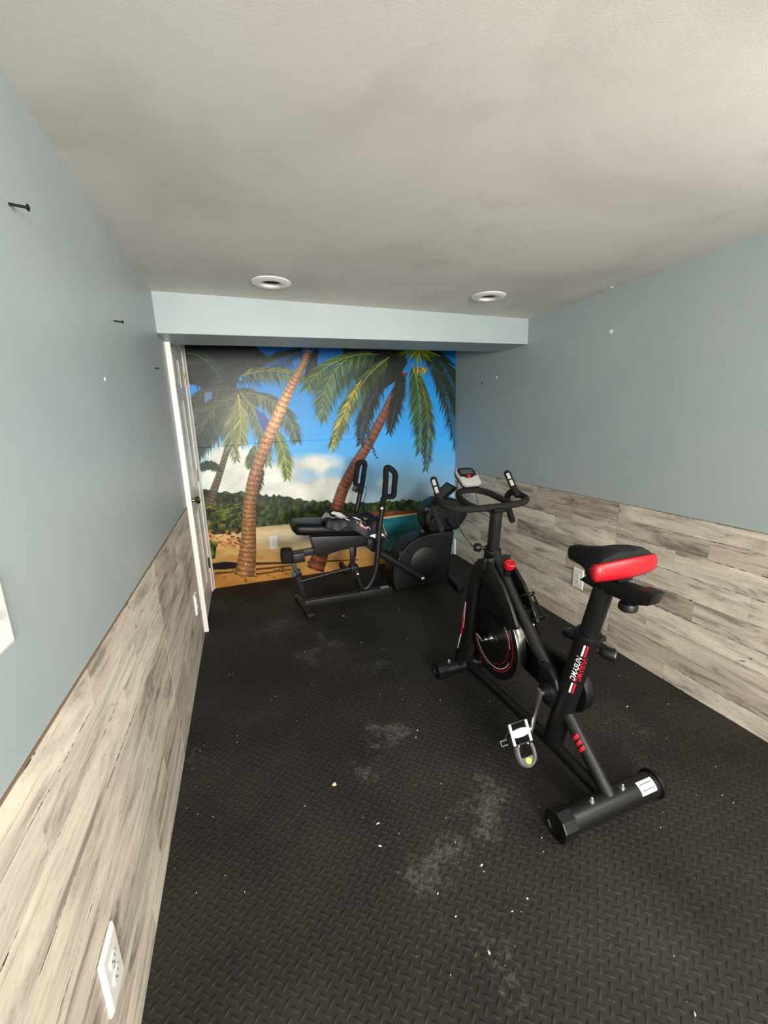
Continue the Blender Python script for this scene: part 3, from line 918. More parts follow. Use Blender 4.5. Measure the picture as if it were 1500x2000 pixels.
NX, NZ = 560, 490
MURAL_GAIN = 1.15
def build_mural():
    img, cv = paint_mural(NX, NZ)
    img = np.clip(img, 0, 255)
    grey = img.mean(-1, keepdims=True)
    img = grey+(img-grey)*1.15                       # the print is vivid
    img = (img-118)*1.08+114
    c = np.clip(img, 0, 255)/255.0
    linear = np.where(c <= .04045, c/12.92, ((c+.055)/1.055)**2.4)*MURAL_GAIN
    linear = np.minimum(linear, .93)
    xs = np.linspace(XL-.009, XR+.009, NX+1); zs = np.linspace(0.0, 2.13, NZ+1)
    X, Z = np.meshgrid(xs, zs)
    # wallpaper that lies a little uneven, with one pasted horizontal lap
    Y = np.full_like(X, YB-.001)+.0012*(cv.noise(X*100, Z*100, 1/40, 3, 77)-.5)
    Y -= .0012*np.exp(-((Z-1.27-.012*np.sin(X*3))/.006)**2)
    V = np.stack([X, Y, Z], -1).reshape(-1, 3)
    me = bpy.data.meshes.new('beach_mural')
    nv, nf = len(V), NX*NZ
    me.vertices.add(nv); me.vertices.foreach_set('co', V.ravel())
    i = np.arange(NZ)[:, None]*(NX+1)+np.arange(NX)[None, :]
    F = np.stack([i, i+1, i+NX+2, i+NX+1], -1).reshape(-1, 4)
    me.loops.add(nf*4); me.loops.foreach_set('vertex_index', F.ravel())
    me.polygons.add(nf)
    me.polygons.foreach_set('loop_start', np.arange(nf)*4)
    try:
        me.polygons.foreach_set('loop_total', np.full(nf, 4))
    except Exception:
        pass
    me.update(calc_edges=True)
    at = me.color_attributes.new('print', 'FLOAT_COLOR', 'CORNER')
    col = np.concatenate([linear.reshape(-1, 3), np.ones((nf, 1))], 1)
    at.data.foreach_set('color', np.repeat(col, 4, axis=0).astype(np.float32).ravel())
    me.polygons.foreach_set('use_smooth', [True]*nf)
    mt = mat('mural_print', (1, 1, 1, 1), .36, spec=.28)
    ca = nd(mt, 'ShaderNodeVertexColor'); ca.layer_name = 'print'
    lk(mt, ca.outputs['Color'], bsdf(mt).inputs['Base Color'])
    g = nd(mt, 'ShaderNodeNewGeometry')
    nz = nd(mt, 'ShaderNodeTexNoise'); nz.inputs['Scale'].default_value = 9; nz.inputs['Detail'].default_value = 4
    lk(mt, g.outputs['Position'], nz.inputs['Vector'])
    bp = nd(mt, 'ShaderNodeBump'); bp.inputs['Strength'].default_value = .25; bp.inputs['Distance'].default_value = .006
    lk(mt, nz.outputs['Fac'], bp.inputs['Height']); lk(mt, bp.outputs['Normal'], bsdf(mt).inputs['Normal'])
    me.materials.append(mt)
    o = bpy.data.objects.new('beach_mural', me); COL.objects.link(o)
    tag(o, 'wall-wide mural print of palm trees leaning over a tropical beach', 'mural')
build_mural()

# ------------------------------------------------------------------ things on walls and ceiling
for k, (lx, ly) in enumerate(LIGHTS):
    z = zc(lx)
    root = empty('recessed_light', (lx, ly, z))
    tag(root, ['white recessed ceiling light with an empty socket, nearer the door side', 'white recessed ceiling light with an empty socket, nearer the plain right wall'][k],
        'ceiling light', 'recessed lights in front of the beam')
    slope = math.atan2(ZCR-ZCL, XR-XL)
    b = MB()
    b.lathe((0, 0, 0), (0, 0, 1), [(-.001, .101), (-.005, .099), (-.011, .080), (-.012, .062), (-.010, .053), (.006, .051), (.0065, .0535), (-.0075, .0555), (-.0015, .09)], 40)
    # open ring: drop the two caps
    b.f = [f for f in b.f if len(f) == 4]
    o = b.build('trim_ring', M_PLATE, root); o.rotation_euler = (0, -slope, 0)
    b = MB(); b.lathe((0, 0, 0), (0, 0, 1), [(.004, .058), (.13, .058), (.13, .002)], 32); b.f = [f for f in b.f if len(f) == 4]
    o = b.build('can', mat('dull_can_metal', rgb(150, 140, 120), .45, metal=.7), root); o.rotation_euler = (0, -slope, 0)
    b = MB(); b.lathe((.004, .006, 0), (0, 0, 1), [(.03, .017), (.032, .021), (.125, .021), (.126, .01)], 16); b.bb(-.05, .05, -.004, .004, .1, .104)
    o = b.build('lamp_socket', M_BLACK2, root); o.rotation_euler = (0, -slope, 0)

def outlet(name, loc, axis, w_, h_, label, kind='outlet', tilt=0.0, proud=.006):
    """wall plate: local x across, z up, y out of the wall"""
    root = empty(name, loc, axis)
    tag(root, label, 'outlet' if kind == 'outlet' else 'light switch')
    b = MB()
    hw, hh = w_/2, h_/2
    loops = [[(-hw, 0, -hh), (hw, 0, -hh), (hw, 0, hh), (-hw, 0, hh)],
             [(-hw, proud*.45, -hh), (hw, proud*.45, -hh), (hw, proud*.45, hh), (-hw, proud*.45, hh)],
             [(-hw+.006, proud, -hh+.006), (hw-.006, proud, -hh+.006), (hw-.006, proud, hh-.006), (-hw+.006, proud, hh-.006)]]
    b.add([p for l in loops for p in l], [(3,2,1,0)]+[(4*i+k, 4*i+(k+1)%4, 4*i+4+(k+1)%4, 4*i+4+k) for i in range(2) for k in range(4)]+[(8,9,10,11)])
    b.build('plate', M_PLATE, root, smooth=0, bevel=.0006)
    if kind == 'outlet':
        for s in (-1, 1):
            zc_ = s*.021
            poly = []
            for q in range(24):
                t = 2*PI*q/24
                poly.append((.0165*math.cos(t), max(-.0125, min(.0125, .0165*math.sin(t)))+zc_))
            b = MB(); b.prism(poly, lambda a, c, d: (a, d, c), proud-.001, proud+.0022)
            f = b.build('receptacle', M_PLATE, root, smooth=0, bevel=.0005)
            b = MB()
            b.bb(-.0078, -.0056, proud+.0015, proud+.0026, zc_-.0005, zc_+.0075)
            b.bb(.0056, .0078, proud+.0015, proud+.0026, zc_+.0005, zc_+.0070)
            b.cyl((0, proud+.0015, zc_-.0065), (0, proud+.0026, zc_-.0065), .0026, 10)
            b.build('slots', M_DARK, f, smooth=0)
        b = MB(); b.lathe((0, proud-.0005, 0), (0, 1, 0), [(0, .0035), (.001, .003), (.0014, .001)], 10)
        b.build('screw', M_STEEL, root)
    else:
        b = MB(); b.box((0, proud+.004, .003), (.009, .014, .022), Matrix.Rotation(.5, 3, 'X'))
        b.build('toggle', M_PLATE, root, smooth=0, bevel=.001)
        for q in (-1, 1):
            b = MB(); b.lathe((0, proud-.0005, q*.03), (0, 1, 0), [(0, .004), (.0015, .0035), (.002, .001)], 10)
            b.build('screw', M_PLATE, root)
    return root
outlet('wall_outlet', (XL+.0005, .814, .317), -PI/2, .086, .142, 'white outlet plate low on the left board wainscot, nearest the camera', proud=.009)
outlet('wall_outlet', (XL+.0005, 2.70, .34), -PI/2, .075, .135, 'white outlet plate seen edge-on beside the door casing', proud=.011)
outlet('wall_outlet', (XR-.0005, 2.075, .352), PI/2, .092, .138, 'white outlet plate on the right board wainscot behind the saddle')
outlet('wall_outlet', (.191, YB-.0035, .362), PI, .073, .122, 'white outlet plate on the sandy part of the beach mural')
outlet('light_switch', (XL-TH+.0005, .716, 1.166), -PI/2, .118, .118, 'white switch plate on the blue left wall at the picture edge', kind='switch')

def screw(x, y, z, sx, ln, r, label, mt, down=.1):
    b = MB()
    p0 = Vector((x, y, z)); p1 = p0+Vector((sx*ln, 0, -ln*down))
    d = (p1-p0).normalized()
    b.cyl(p0-d*.003, p1, r, 8)
    b.lathe(p1, d, [(0, r), (.003, r*2.4), (.0045, r*2.4), (.006, r*1.2)], 10)
    o = b.build('wall_screw', mt, off=(x, y, z)); o.location = (x, y, z)
    tag(o, label, 'screw')
M_SCREW = mat('blackened_screw', rgb(28, 28, 28), .45, metal=.6)
screw(XL-TH, 1.105, 1.873, 1, .027, .0028, 'black screw sticking out of the upper left wall, nearest the camera', M_SCREW)
screw(XL-TH, 1.80, 1.809, 1, .024, .0026, 'black screw in the left wall between the other two screws', M_SCREW)
screw(XL-TH, 2.50, 1.733, 1, .014, .0024, 'tiny black screw in the left wall close to the door casing', M_SCREW)
def anchor(x, y, z, sx, r, label, mt):
    b = MB(); b.lathe((0, 0, 0), (sx, 0, 0), [(-.004, r*.5), (0, r), (.0015, r), (.002, r*.55), (.0005, r*.45)], 14)
    o = b.build('wall_anchor', mt); o.location = (x, y, z); tag(o, label, 'wall anchor')
anchor(XR+TH, 1.976, 1.887, -1, .012, 'white plastic wall anchor on the right wall under the ceiling', M_PLATE)
anchor(XR+TH, 3.105, 1.748, -1, .010, 'white plastic wall anchor on the right wall just behind the beam', M_PLATE)
anchor(XR+TH, 3.336, 1.724, -1, .009, 'dark screw hole on the right wall next to the mural', M_DARK)
anchor(XL-TH, 1.56, 1.589, 1, .006, 'small white filler spot on the left blue wall', M_PLATE)

# ------------------------------------------------------------------ spinning bike; local x = right, y = forward, z = up
bike = empty('spin_bike', (1.135, .925, 0), .02564)
tag(bike, 'black spinning bike with red and black saddle standing in the foreground', 'exercise bike')
def stabiliser(name, u, r, v0, v1, cap, zc_, bolts):
    b = MB(); b.cyl((v0, u, zc_), (v1, u, zc_), r, 32)
    st = b.build(name, M_BLACK, bike)
    for s, v in ((-1, v0), (1, v1)):
        b = MB()
        if cap == 'cup' and not (name == 'rear_stabilizer' and s > 0):
            b.lathe((v, u, zc_), (s, 0, 0), [(-.050, r+.001), (-.048, r+.008), (.004, r+.010), (.008, r+.008), (.008, r-.004), (-.014, r-.006), (-.016, .002)], 10 if s < 0 else 32)
        else:
            b.lathe((v, u, zc_), (s, 0, 0), [(-.012, r+.001), (-.012, r+.008), (-.004, r+.009), (-.003, r-.002), (.02, r-.006), (.024, r-.012), (.024, .002)], 32)
        b.build('end_cap', M_BLACK2, st, smooth=25)
    for v in bolts:
        b = MB()
        b.lathe((v, u-.004, zc_+r-.002), (0, 0, 1), [(0, .010), (.004, .010), (.0045, .0075), (.010, .0075), (.0105, .0055), (.014, .006), (.018, .005), (.0205, .002)], 12)
        b.build('bolt', M_CHROME, st)
    return st
rear = stabiliser('rear_stabilizer', 0.0, .044, -.235, .225, 'cup', .052, (-.088, .057))
front = stabiliser('front_stabilizer', .972, .038, -.19, .20, 'cup', .046, (-.12, .12))
# white sticker on the rear tube
def on_cyl(ax_y, ax_z, r):
    return lambda a, c: (a, ax_y+r*math.sin(c), ax_z+r*math.cos(c))
b = MB(); rect_patch(b, on_cyl(0, .052, .0447), .118, .192, -1.15, -.12, 1, 10)
lab = tag(b.build('sticker', M_WPRINT, rear), label='white paper sticker with two ruled lines')
b = MB()
for c0 in (-.42, -.86):
    rect_patch(b, on_cyl(0, .052, .0450), .124, .186, c0, c0+.05, 1, 2)
b.build('ruled_lines', M_DARK, lab)
# main beam along the floor, strut and seat tube
b = MB(); b.tube([(0, .01, .066), (0, .25, .075), (0, .6, .07), (0, .965, .052)], .03, 20, ell=(1.05, .85), ref=(0, 0, 1))
b.build('floor_beam', M_BLACK, bike)
b = MB(); b.tube([(0, .242, .285), (0, .0, .078)], .0255, 20)
strut = b.build('rear_strut', M_BLACK, bike)
b = MB()
dirv = Vector((0, -.242, -.207)).normalized()
side = Vector((-1, 0, 0))
nor = dirv.cross(side).normalized()
for k in range(3):
    base = Vector((0, .242, .285))+dirv*(.112+.021*k)
    pts = []
    for (da, ang) in ((-.006, -.1), (.007, -.1), (.013, 1.1), (0.0, 1.1)):
        for_ = base+dirv*da
        pts.append((da, ang))
    n_ = 5
    grid = []
    for i in range(n_+1):
        for j in range(2):
            ang = .55+(-.45+1.1*i/n_)
            da = (-.006+.013*j)+.008*i/n_
            p = base+dirv*da+(side*math.cos(ang-1.05)+nor*math.sin(ang-1.05))*.0259
            grid.append(p)
    b.add(grid, [(2*i, 2*i+2, 2*i+3, 2*i+1) for i in range(n_)])
tag(b.build('slash_decal', M_RPRINT, strut), label='three red slashes')
SB, ST = Vector((0, .285, .085)), Vector((0, .147, .655))
b = MB(); b.tube([SB, ST], .041, 28)
seat_tube = b.build('seat_tube', M_BLACK, bike)
dT = (ST-SB).normalized()
b = MB(); b.lathe(ST, dT, [(-.022, .0412), (-.02, .046), (-.002, .047), (.004, .045), (.004, .036)], 28)
b.build('collar', M_BLACK2, seat_tube)
SP = Vector((0, .097, .86))
b = MB(); b.tube([ST-dT*.05, SP], .034, 24)
b.build('seat_post', M_BLACK, bike)
# lettering wrapped on the seat tube, white above a red mirror image
def text_mesh(body, size, flip):
    cu = bpy.data.curves.new('lettering', 'FONT')
    cu.body = body; cu.size = size; cu.align_x = 'CENTER'; cu.shear = .25; cu.resolution_u = 3; cu.offset = size*.012
    to = bpy.data.objects.new('lettering', cu); COL.objects.link(to)
    dg = bpy.context.evaluated_depsgraph_get()
    me = bpy.data.meshes.new_from_object(to.evaluated_get(dg))
    vs_ = [v.co.copy() for v in me.vertices]; fs = [tuple(p.vertices) for p in me.polygons]
    bpy.data.objects.remove(to); bpy.data.meshes.remove(me)
    return vs_, fs
tv, tf = text_mesh('DMASUN', .026, False)
wmax = max(v.x for v in tv)-min(v.x for v in tv)
e1 = Vector((-.70, -.714, 0)); e1 = (e1-dT*e1.dot(dT)).normalized()
e2 = dT.cross(e1)                                # towards the left seen from the rear
def wrap(t, y, r=.0414):                         # t along the tube from its middle sticker point, y across
    a = y/.041
    return SB+dT*(.44+t)+(e1*math.cos(a)+e2*math.sin(a))*r
TW = .118
sgn = 1 if e2.dot(Vector((-1, .3, 0))) > 0 else -1
def letters(rows, mt, name, lab_):
    b = MB()
    for (vsx, fsx) in rows:
        b.add(vsx, fsx)
    tag(b.build(name, mt, seat_tube, smooth=0), label=lab_)
hgt = max(v.y for v in tv)
def row(sig, base):
    return [wrap(v.x/wmax*TW, sgn*(base+sig*v.y)) for v in tv]
def bar(t0, t1, y0, y1):
    vs_ = [wrap(t0+(t1-t0)*i/4, sgn*(y0+(y1-y0)*j/2)) for i in range(5) for j in range(3)]
    return vs_, [(i*3+j, i*3+3+j, i*3+4+j, i*3+1+j) for i in range(4) for j in range(2)]
letters([(row(1, .0012), tf), bar(-.118, -.066, .002, .0085), bar(.066, .118, .002, .0085)], M_WPRINT, 'white_lettering', 'white maker lettering running up the seat tube')
letters([(row(-1, -.0012), tf), bar(-.118, -.066, -.0085, -.002), bar(.066, .118, -.0085, -.002)], M_RPRINT, 'red_lettering', 'red mirrored lettering beside the white lettering')
# pull pin knob of the seat tube, small lever in front of it
kp = SB+dT*.525
kd = Vector((.62, -.75, -.12)).normalized()
b = MB()
b.lathe(kp+kd*.036, kd, [(0, .013), (.012, .014), (.014, .011), (.018, .017), (.030, .021), (.058, .024), (.064, .023), (.066, .018)], 24)
kn = b.build('seat_knob', M_BLACK2, bike)
b = MB(); b.lathe(kp+kd*.036, kd, [(.0655, .019), (.0668, .019), (.0668, .0155), (.0655, .0155)], 24); b.f = [f for f in b.f if len(f) == 4]
b.bb(0, .0001, 0, .0001, 0, .0001) if False else None
b.build('knob_ring', M_STEEL, kn)
# saddle slider
F_uz = lambda a, c, d: (d, a, c)
b = MB(); b.prism([(.185, .853), (.142, .892), (-.03, .898), (-.045, .906), (-.094, .907), (-.078, .863), (-.03, .846), (.115, .845), (.150, .848)], F_uz, -.026, .026)
sl = b.build('seat_slider', M_BLACK2, bike, bevel=.004)
b = MB(); b.lathe((0, .004, .848), (0, 0, -1), [(0, .012), (.012, .012), (.013, .026), (.020, .029), (.034, .029), (.039, .024), (.040, .004)], 20)
b.build('slider_knob', M_BLACK2, sl)
b = MB(); b.cyl((0, .07, .885), (0, .07, .935), .02, 16); b.bb(-.03, .03, .02, .13, .902, .918)
b.build('saddle_clamp', M_BLACK2, bike, bevel=.003)
# saddle: lofted cover
def saddle():
    st = [(.252, .010, .955, .934), (.247, .026, .962, .922), (.232, .035, .968, .916), (.20, .039, .973, .914), (.165, .045, .981, .912), (.130, .064, .990, .912),
          (.10, .094, .999, .914), (.07, .117, 1.006, .916), (.045, .124, 1.009, .917), (.03, .123, 1.004, .918)]
    n = 22
    vs_ = []
    for (u, hw, zt, zb) in st:
        bow = .016 if u < .05 else (.010 if u < .08 else 0)
        for k in range(n):
            t = -1+2*k/(n-1)
            v = hw*t
            wing = max(0, (hw-.05)/.08)
            dip = -.010*wing*math.exp(-(t/.22)**2)
            e = (1-abs(t)**3.2)
            ed_ = .028+.026*wing
            z = zb+ed_+(zt-zb-ed_)*e+dip+.010*wing*(1-abs(t))
            vs_.append((v, u-bow*(1-t*t), z))
        for k in range(n):
            t = 1-2*k/(n-1)
            vs_.append((hw*t*.97, u-bow*(1-t*t), zb+.004*abs(t)))
    m_ = 2*n
    fs = []
    for i in range(len(st)-1):
        for k in range(m_):
            l = (k+1) % m_
            fs.append((i*m_+k, i*m_+l, (i+1)*m_+l, (i+1)*m_+k))
    fs.append(tuple(reversed(range(m_)))); fs.append(tuple(range((len(st)-1)*m_, len(st)*m_)))
    b = MB(); b.add(vs_, fs)
    return b.build('saddle', M_CLOTHB, bike, smooth=60)
sad = saddle()
b = MB()
n = 28
grid = []
prof = [(.0, .922), (.005, .928), (.0075, .940), (.0075, .956), (.004, .968), (-.001, .973)]
for k in range(n+1):
    t = -1+2*k/n
    ang = t*1.0
    v = .126*math.copysign(min(1, abs(t)*1.25), t) if abs(t) < .8 else .126*math.copysign(1, t)
    u0 = .03-.016*(1-min(1, (abs(t)*1.25))**2) if abs(t) < .8 else .03+.022*(abs(t)-.8)/.2
    v = v if abs(t) < .8 else math.copysign(.126-.012*(abs(t)-.8)/.2, t)
    lift = .010*(1-min(1, abs(v)/.126)**2)
    no = Vector((math.copysign(max(0, (abs(t)-.6)/.4), t), -max(.15, 1-max(0, (abs(t)-.7)/.3)), 0)).normalized()
    for (d, z) in prof:
        zz = z+lift*(z-.922)/.05
        if abs(t) > .82:
            zz = .947+(zz-.947)*(1-.75*((abs(t)-.82)/.18)**1.5)
        grid.append((v+no.x*d, u0+no.y*d, zz))
m_ = len(prof)
b.add(grid, [(k*m_+j, (k+1)*m_+j, (k+1)*m_+j+1, k*m_+j+1) for k in range(n) for j in range(m_-1)])
o = b.build('saddle_back', M_RED, sad, smooth=70)
md = o.modifiers.new('thickness', 'SOLIDIFY'); md.thickness = .012; md.offset = 0
tag(o, label='glossy red vinyl band round the back of the saddle')
piping = [Vector(grid[k*m_+m_-1]) for k in range(n+1)]
b = MB(); b.tube(piping, .0016, 8); b.build('piping', mat('pink_piping', rgb(205, 120, 125), .5), sad)
# bottom bracket, down tube, head
BBu, BBz = .268, .352
b = MB(); b.cyl((-.072, BBu, BBz), (.085, BBu, BBz), .036, 24)
b.lathe((-.072, BBu, BBz), (-1, 0, 0), [(0, .036), (.002, .030), (.008, .030), (.009, .024), (.016, .024), (.017, .018), (.026, .016), (.034, .010), (.036, .003)], 24)
b.build('bottom_bracket', M_BLACK2, bike)
b = MB(); b.prism([(.345, .435), (.315, .447), (.275, .44), (.24, .41), (.228, .375), (.238, .32), (.262, .27), (.30, .27), (.33, .33)], F_uz, -.052, -.02)
b.build('crank_cover', M_BLACK2, bike, bevel=.012, seg=3)
b = MB(); b.tube([(0, .275, .34), (0, .42, .462), (0, .56, .60), (0, .69, .738), (0, .735, .79)], .0265, 20)
b.build('down_tube', M_BLACK, bike)
HB, HM, HT = Vector((0, .772, .715)), Vector((0, .752, .80)), Vector((0, .728, .998))
b = MB(); b.tube([HB, HM], .037, 28)
head = b.build('head_tube', M_BLACK, bike)
b = MB(); b.lathe(HM, HM-HB, [(-.014, .0372), (-.012, .042), (0, .043), (.004, .041), (.004, .031)], 28); b.build('collar', M_BLACK2, head)
b = MB()
kp = Vector((-.036, .766, .808)); kd = Vector((-.9, .3, .1)).normalized()
b.lathe(kp, kd, [(0, .008), (.016, .008), (.018, .016), (.026, .021), (.046, .021), (.052, .017), (.053, .004)], 10)
b.build('head_knob', M_BLACK2, head)
b = MB(); b.tube([HM-Vector((0, 0, .03)), HT], .0295, 24)
b.build('handlebar_post', M_BLACK, bike)
b = MB(); b.prism([(.70, .992), (.775, .988), (.782, 1.0), (.765, 1.012), (.705, 1.014), (.695, 1.004)], F_uz, -.032, .032)
stem = b.build('handlebar_clamp', M_BLACK2, bike, bevel=.003)
for (v, u) in ((-.02, .715), (.02, .715), (-.02, .768), (.02, .768)):
    b = MB(); b.lathe((v, u, 1.008), (0, 0, 1), [(0, .006), (.005, .006), (.006, .003)], 10); b.build('clamp_bolt', M_CHROME, stem)
# handlebar tubes
half = [(-.222, .882, 1.047), (-.232, .845, 1.033), (-.222, .795, 1.026), (-.175, .752, 1.019), (-.10, .738, 1.016), (0, .735, 1.015)]
full = half+[(-x, y, z) for x, y, z in reversed(half[:-1])]
b = MB(); b.tube(catmull(full, 8), .0165, 16)
hbar = b.build('handlebar', M_FOAM, bike)
for s in (-1, 1):
    b = MB(); b.round_tube(catmull([(s*.222, .862, 1.032), (s*.221, .895, 1.068), (s*.220, .935, 1.118), (s*.219, .952, 1.138)], 6), .0175, 16)
    gp = b.build('bar_end', M_FOAM, hbar)
    b = MB()
    a0, a1 = Vector((s*.221, .895, 1.068)), Vector((s*.219, .950, 1.136))
    ax = (a1-a0).normalized(); nn = Vector((-.62, -.62, .48)); nn = (nn-ax*nn.dot(ax)).normalized(); bt = ax.cross(nn)
    for (t0, t1) in ((.05, .44), (.54, .92)):
        g = []
        for i in range(5):
            for j in range(5):
                th = -.45+.9*j/4
                g.append(a0+(a1-a0)*(t0+(t1-t0)*i/4)+(nn*math.cos(th)+bt*math.sin(th))*.0185)
        b.add(g, [(i*5+j, (i+1)*5+j, (i+1)*5+j+1, i*5+j+1) for i in range(4) for j in range(4)])
    o = b.build('pulse_plate', M_ALU, hbar); tag(o, label='bright metal pulse sensor strips')
    b = MB(); b.round_tube(catmull([(s*.222, .875, 1.04), (s*.224, .915, 1.040), (s*.222, .945, 1.012), (s*.22, .940, .972), (s*.215, .912, .930), (s*.212, .884, .893)], 8), .0165, 16)
    b.build('drop_handle', M_FOAM, hbar)
lo = [(-.10, .745, 1.016), (-.103, .80, 1.021), (-.100, .87, 1.033), (-.086, .935, 1.047), (-.05, .978, 1.056), (0, .988, 1.059)]
b = MB(); b.tube(catmull(lo+[(-x, y, z) for x, y, z in reversed(lo[:-1])], 8), .016, 16)
b.build('front_loop', M_FOAM, hbar)
# console on the loop
cr_ = Matrix.Rotation(math.radians(38), 3, 'X')
cc = Vector((0.0, .985, 1.132))
con = None
def con_pt(a, c, d): return cc+cr_ @ Vector((a, c, d))
out = [(-.040, -.066), (.040, -.066), (.055, -.052), (.060, .03), (.050, .058), (.03, .066), (-.03, .066), (-.050, .058), (-.060, .03), (-.055, -.052)]
b = MB(); b.prism(out, con_pt, -.013, .006)
con = b.build('console', M_SILVER, bike, bevel=.005, seg=2)
b = MB(); b.prism([(x*1.02, y*1.02) for x, y in out], con_pt, -.020, -.009); b.build('console_back', M_BLACK2, con, bevel=.003)
b = MB(); b.prism([(-.050, -.002), (-.03, -.004), (-.016, -.016), (.016, -.016), (.03, -.004), (.050, -.002), (.053, .03), (.045, .053), (.028, .06), (-.028, .06), (-.045, .053), (-.053, .03)], con_pt, .0062, .0076)
b.build('console_face', M_BLACK2, con, smooth=0)
b = MB(); b.prism([(-.036, .012), (.036, .012), (.034, .046), (-.034, .046)], con_pt, .0076, .0082); b.build('screen', M_SCREEN, con, smooth=0)
b = MB(); b.lathe(con_pt(0, -.004, .007), cr_ @ Vector((0, 0, 1)), [(0, .011), (.003, .011), (.005, .008), (.0055, .003)], 16); b.build('button', M_REDP, con)
b = MB(); b.tube([(0, .985, 1.066), (0, .985, 1.122)], .014, 12); b.box((0, .985, 1.07), (.04, .03, .012)); b.build('console_bracket', M_BLACK2, bike, bevel=.002)
b = MB(); b.tube(catmull([(-.03, 1.03, 1.14), (-.034, 1.04, 1.08), (-.036, 1.04, .98), (-.034, 1.035, .90), (-.03, 1.0, .835), (-.02, .93, .79), (-.01, .85, .755)], 8), .0022, 6)
b.build('console_cable', M_BLACK2, bike)
b = MB(); b.tube(catmull([(.02, .98, 1.12), (.02, .945, 1.06), (.022, .925, 1.0), (.02, .905, .955), (.015, .86, .955), (.0, .765, .95)], 8), .0018, 6)
b.build('sensor_cable', M_BLACK2, bike)
# fork with its two flat blades
blade = [(.705, .775), (.761, .76), (.805, .715), (.830, .665), (.853, .579), (.872, .49), (.889, .401), (.925, .275), (.963, .165), (.985, .085), (.978, .05), (.945, .05), (.905, .13),
         (.868, .22), (.842, .286), (.822, .40), (.805, .508), (.792, .58), (.775, .632), (.748, .676), (.712, .715)]
for s in (-1, 1):
    b = MB(); b.prism(blade, F_uz, s*.048, s*.076)
    fk = b.build('fork_blade', M_BLACK, bike, bevel=.006, seg=2)
    b = MB(); b.prism([(.692, .762), (.64, .728), (.58, .682), (.52, .608), (.468, .532), (.478, .515), (.512, .498), (.56, .535), (.606, .572), (.655, .600), (.707, .622), (.764, .640), (.775, .66), (.74, .72)], F_uz, s*.046, s*.064)
    pn = b.build('shroud_panel', M_BLACK, bike, bevel=.004)
    for (u, z) in ((.715, .665), (.515, .535)):
        b = MB(); b.lathe((s*.064, u, z), (s, 0, 0), [(-.002, .007), (.0006, .007), (-.001, .004)], 12); b.build('panel_screw', M_DARK, pn)
    b = MB(); b.prism([(.76, .66), (.60, .585), (.52, .51), (.56, .47), (.62, .50), (.72, .515), (.80, .47), (.81, .56)], F_uz, s*.034, s*.046)
    b.build('inner_guard', M_BLACK2, bike, smooth=0)
    if s < 0:
        def dec(poly, mt, name, lab_, parent, d=-.0765):
            b = MB(); b.prism(poly, F_uz, d-.0004, d); o = b.build(name, mt, parent, smooth=0); tag(o, label=lab_)
        dec([(.866, .487), (.872, .487), (.895, .390), (.898, .33), (.886, .33)], M_WPRINT, 'white_flash', 'white flash decal', fk)
        dec([(.872, .470), (.893, .385), (.905, .325), (.915, .285), (.898, .285), (.888, .340), (.880, .40)], M_RPRINT, 'red_flash', 'red flash decal', fk, -.0770)
        dec([(.905, .29), (.922, .27), (.950, .175), (.944, .175), (.915, .26)], M_WPRINT, 'white_flash', 'white flash decal', fk, -.0768)
b = MB(); b.prism([(.70, .70), (.74, .68), (.80, .69), (.775, .755), (.70, .775)], F_uz, -.055, .055)
b.build('fork_crown', M_BLACK, bike, bevel=.01, seg=2)
# flywheel
FU, FZ, FR = .702, .352, .203
b = MB(); b.lathe((-.026, FU, FZ), (1, 0, 0), [(.004, .02), (.006, .10), (.004, FR-.036), (0, FR-.028), (0, FR-.004), (.002, FR-.001), (.050, FR-.001), (.052, FR-.004), (.052, FR-.028), (.048, FR-.036), (.046, .10), (.048, .02)], 72)
fw = b.build('flywheel', M_BLACK2, bike)
b = MB(); b.lathe((-.0235, FU, FZ), (1, 0, 0), [(0, FR-.0008), (.002, FR), (.045, FR), (.047, FR-.0008)], 72); b.f = [f for f in b.f if len(f) == 4]
b.build('rim', M_STEEL, fw)
def arc(r, w_, a0, a1, mt, name, x=-.0225):
    n = 24
    b = MB()
    g = []
    for i in range(n+1):
        t = a0+(a1-a0)*i/n
        for q in (r-w_/2, r+w_/2):
            g.append((x, FU+q*math.sin(t), FZ+q*math.cos(t)))
    b.add(g, [(2*i, 2*i+2, 2*i+3, 2*i+1) for i in range(n)])
    b.build(name, mt, fw, smooth=0)
R_ = math.radians
arc(.150, .004, R_(115), R_(245), M_WPRINT, 'white_arc')
arc(.163, .004, R_(95), R_(170), M_RPRINT, 'red_arc'); arc(.163, .005, R_(185), R_(310), M_RPRINT, 'red_arc')
arc(.128, .003, R_(190), R_(315), M_RPRINT, 'red_arc'); arc(.141, .0035, R_(275), R_(318), M_WPRINT, 'white_arc')
b = MB(); b.lathe((-.022, FU, FZ), (-1, 0, 0), [(0, .038), (.004, .037), (.006, .022), (.009, .020)], 28); b.build('hub', M_BLACK2, fw)
b = MB(); b.lathe((-.030, FU, FZ), (-1, 0, 0), [(0, .022), (.002, .022), (.003, .009), (.022, .009), (.023, .014), (.032, .014), (.033, .007), (.058, .007), (.060, .003)], 20)
b.cyl((-.082, FU, FZ), (-.082, FU+.05, FZ+.012), .004, 8)
b.build('axle', M_CHROME, fw)
# belt guard on the right
def stadium(c0, r0, c1, r1, n=18):
    p = []
    for k in range(n+1):
        t = PI*.5+PI*k/n
        p.append((c0[0]+r0*math.cos(t), c0[1]+r0*math.sin(t)))
    for k in range(n+1):
        t = -PI*.5+PI*k/n
        p.append((c1[0]+r1*math.cos(t), c1[1]+r1*math.sin(t)))
    return p
b = MB(); b.prism(stadium((.285, .335), .108, (.70, .352), .085), F_uz, .050, .092)
b.build('belt_guard', M_BLACK2, bike, bevel=.008, seg=2)
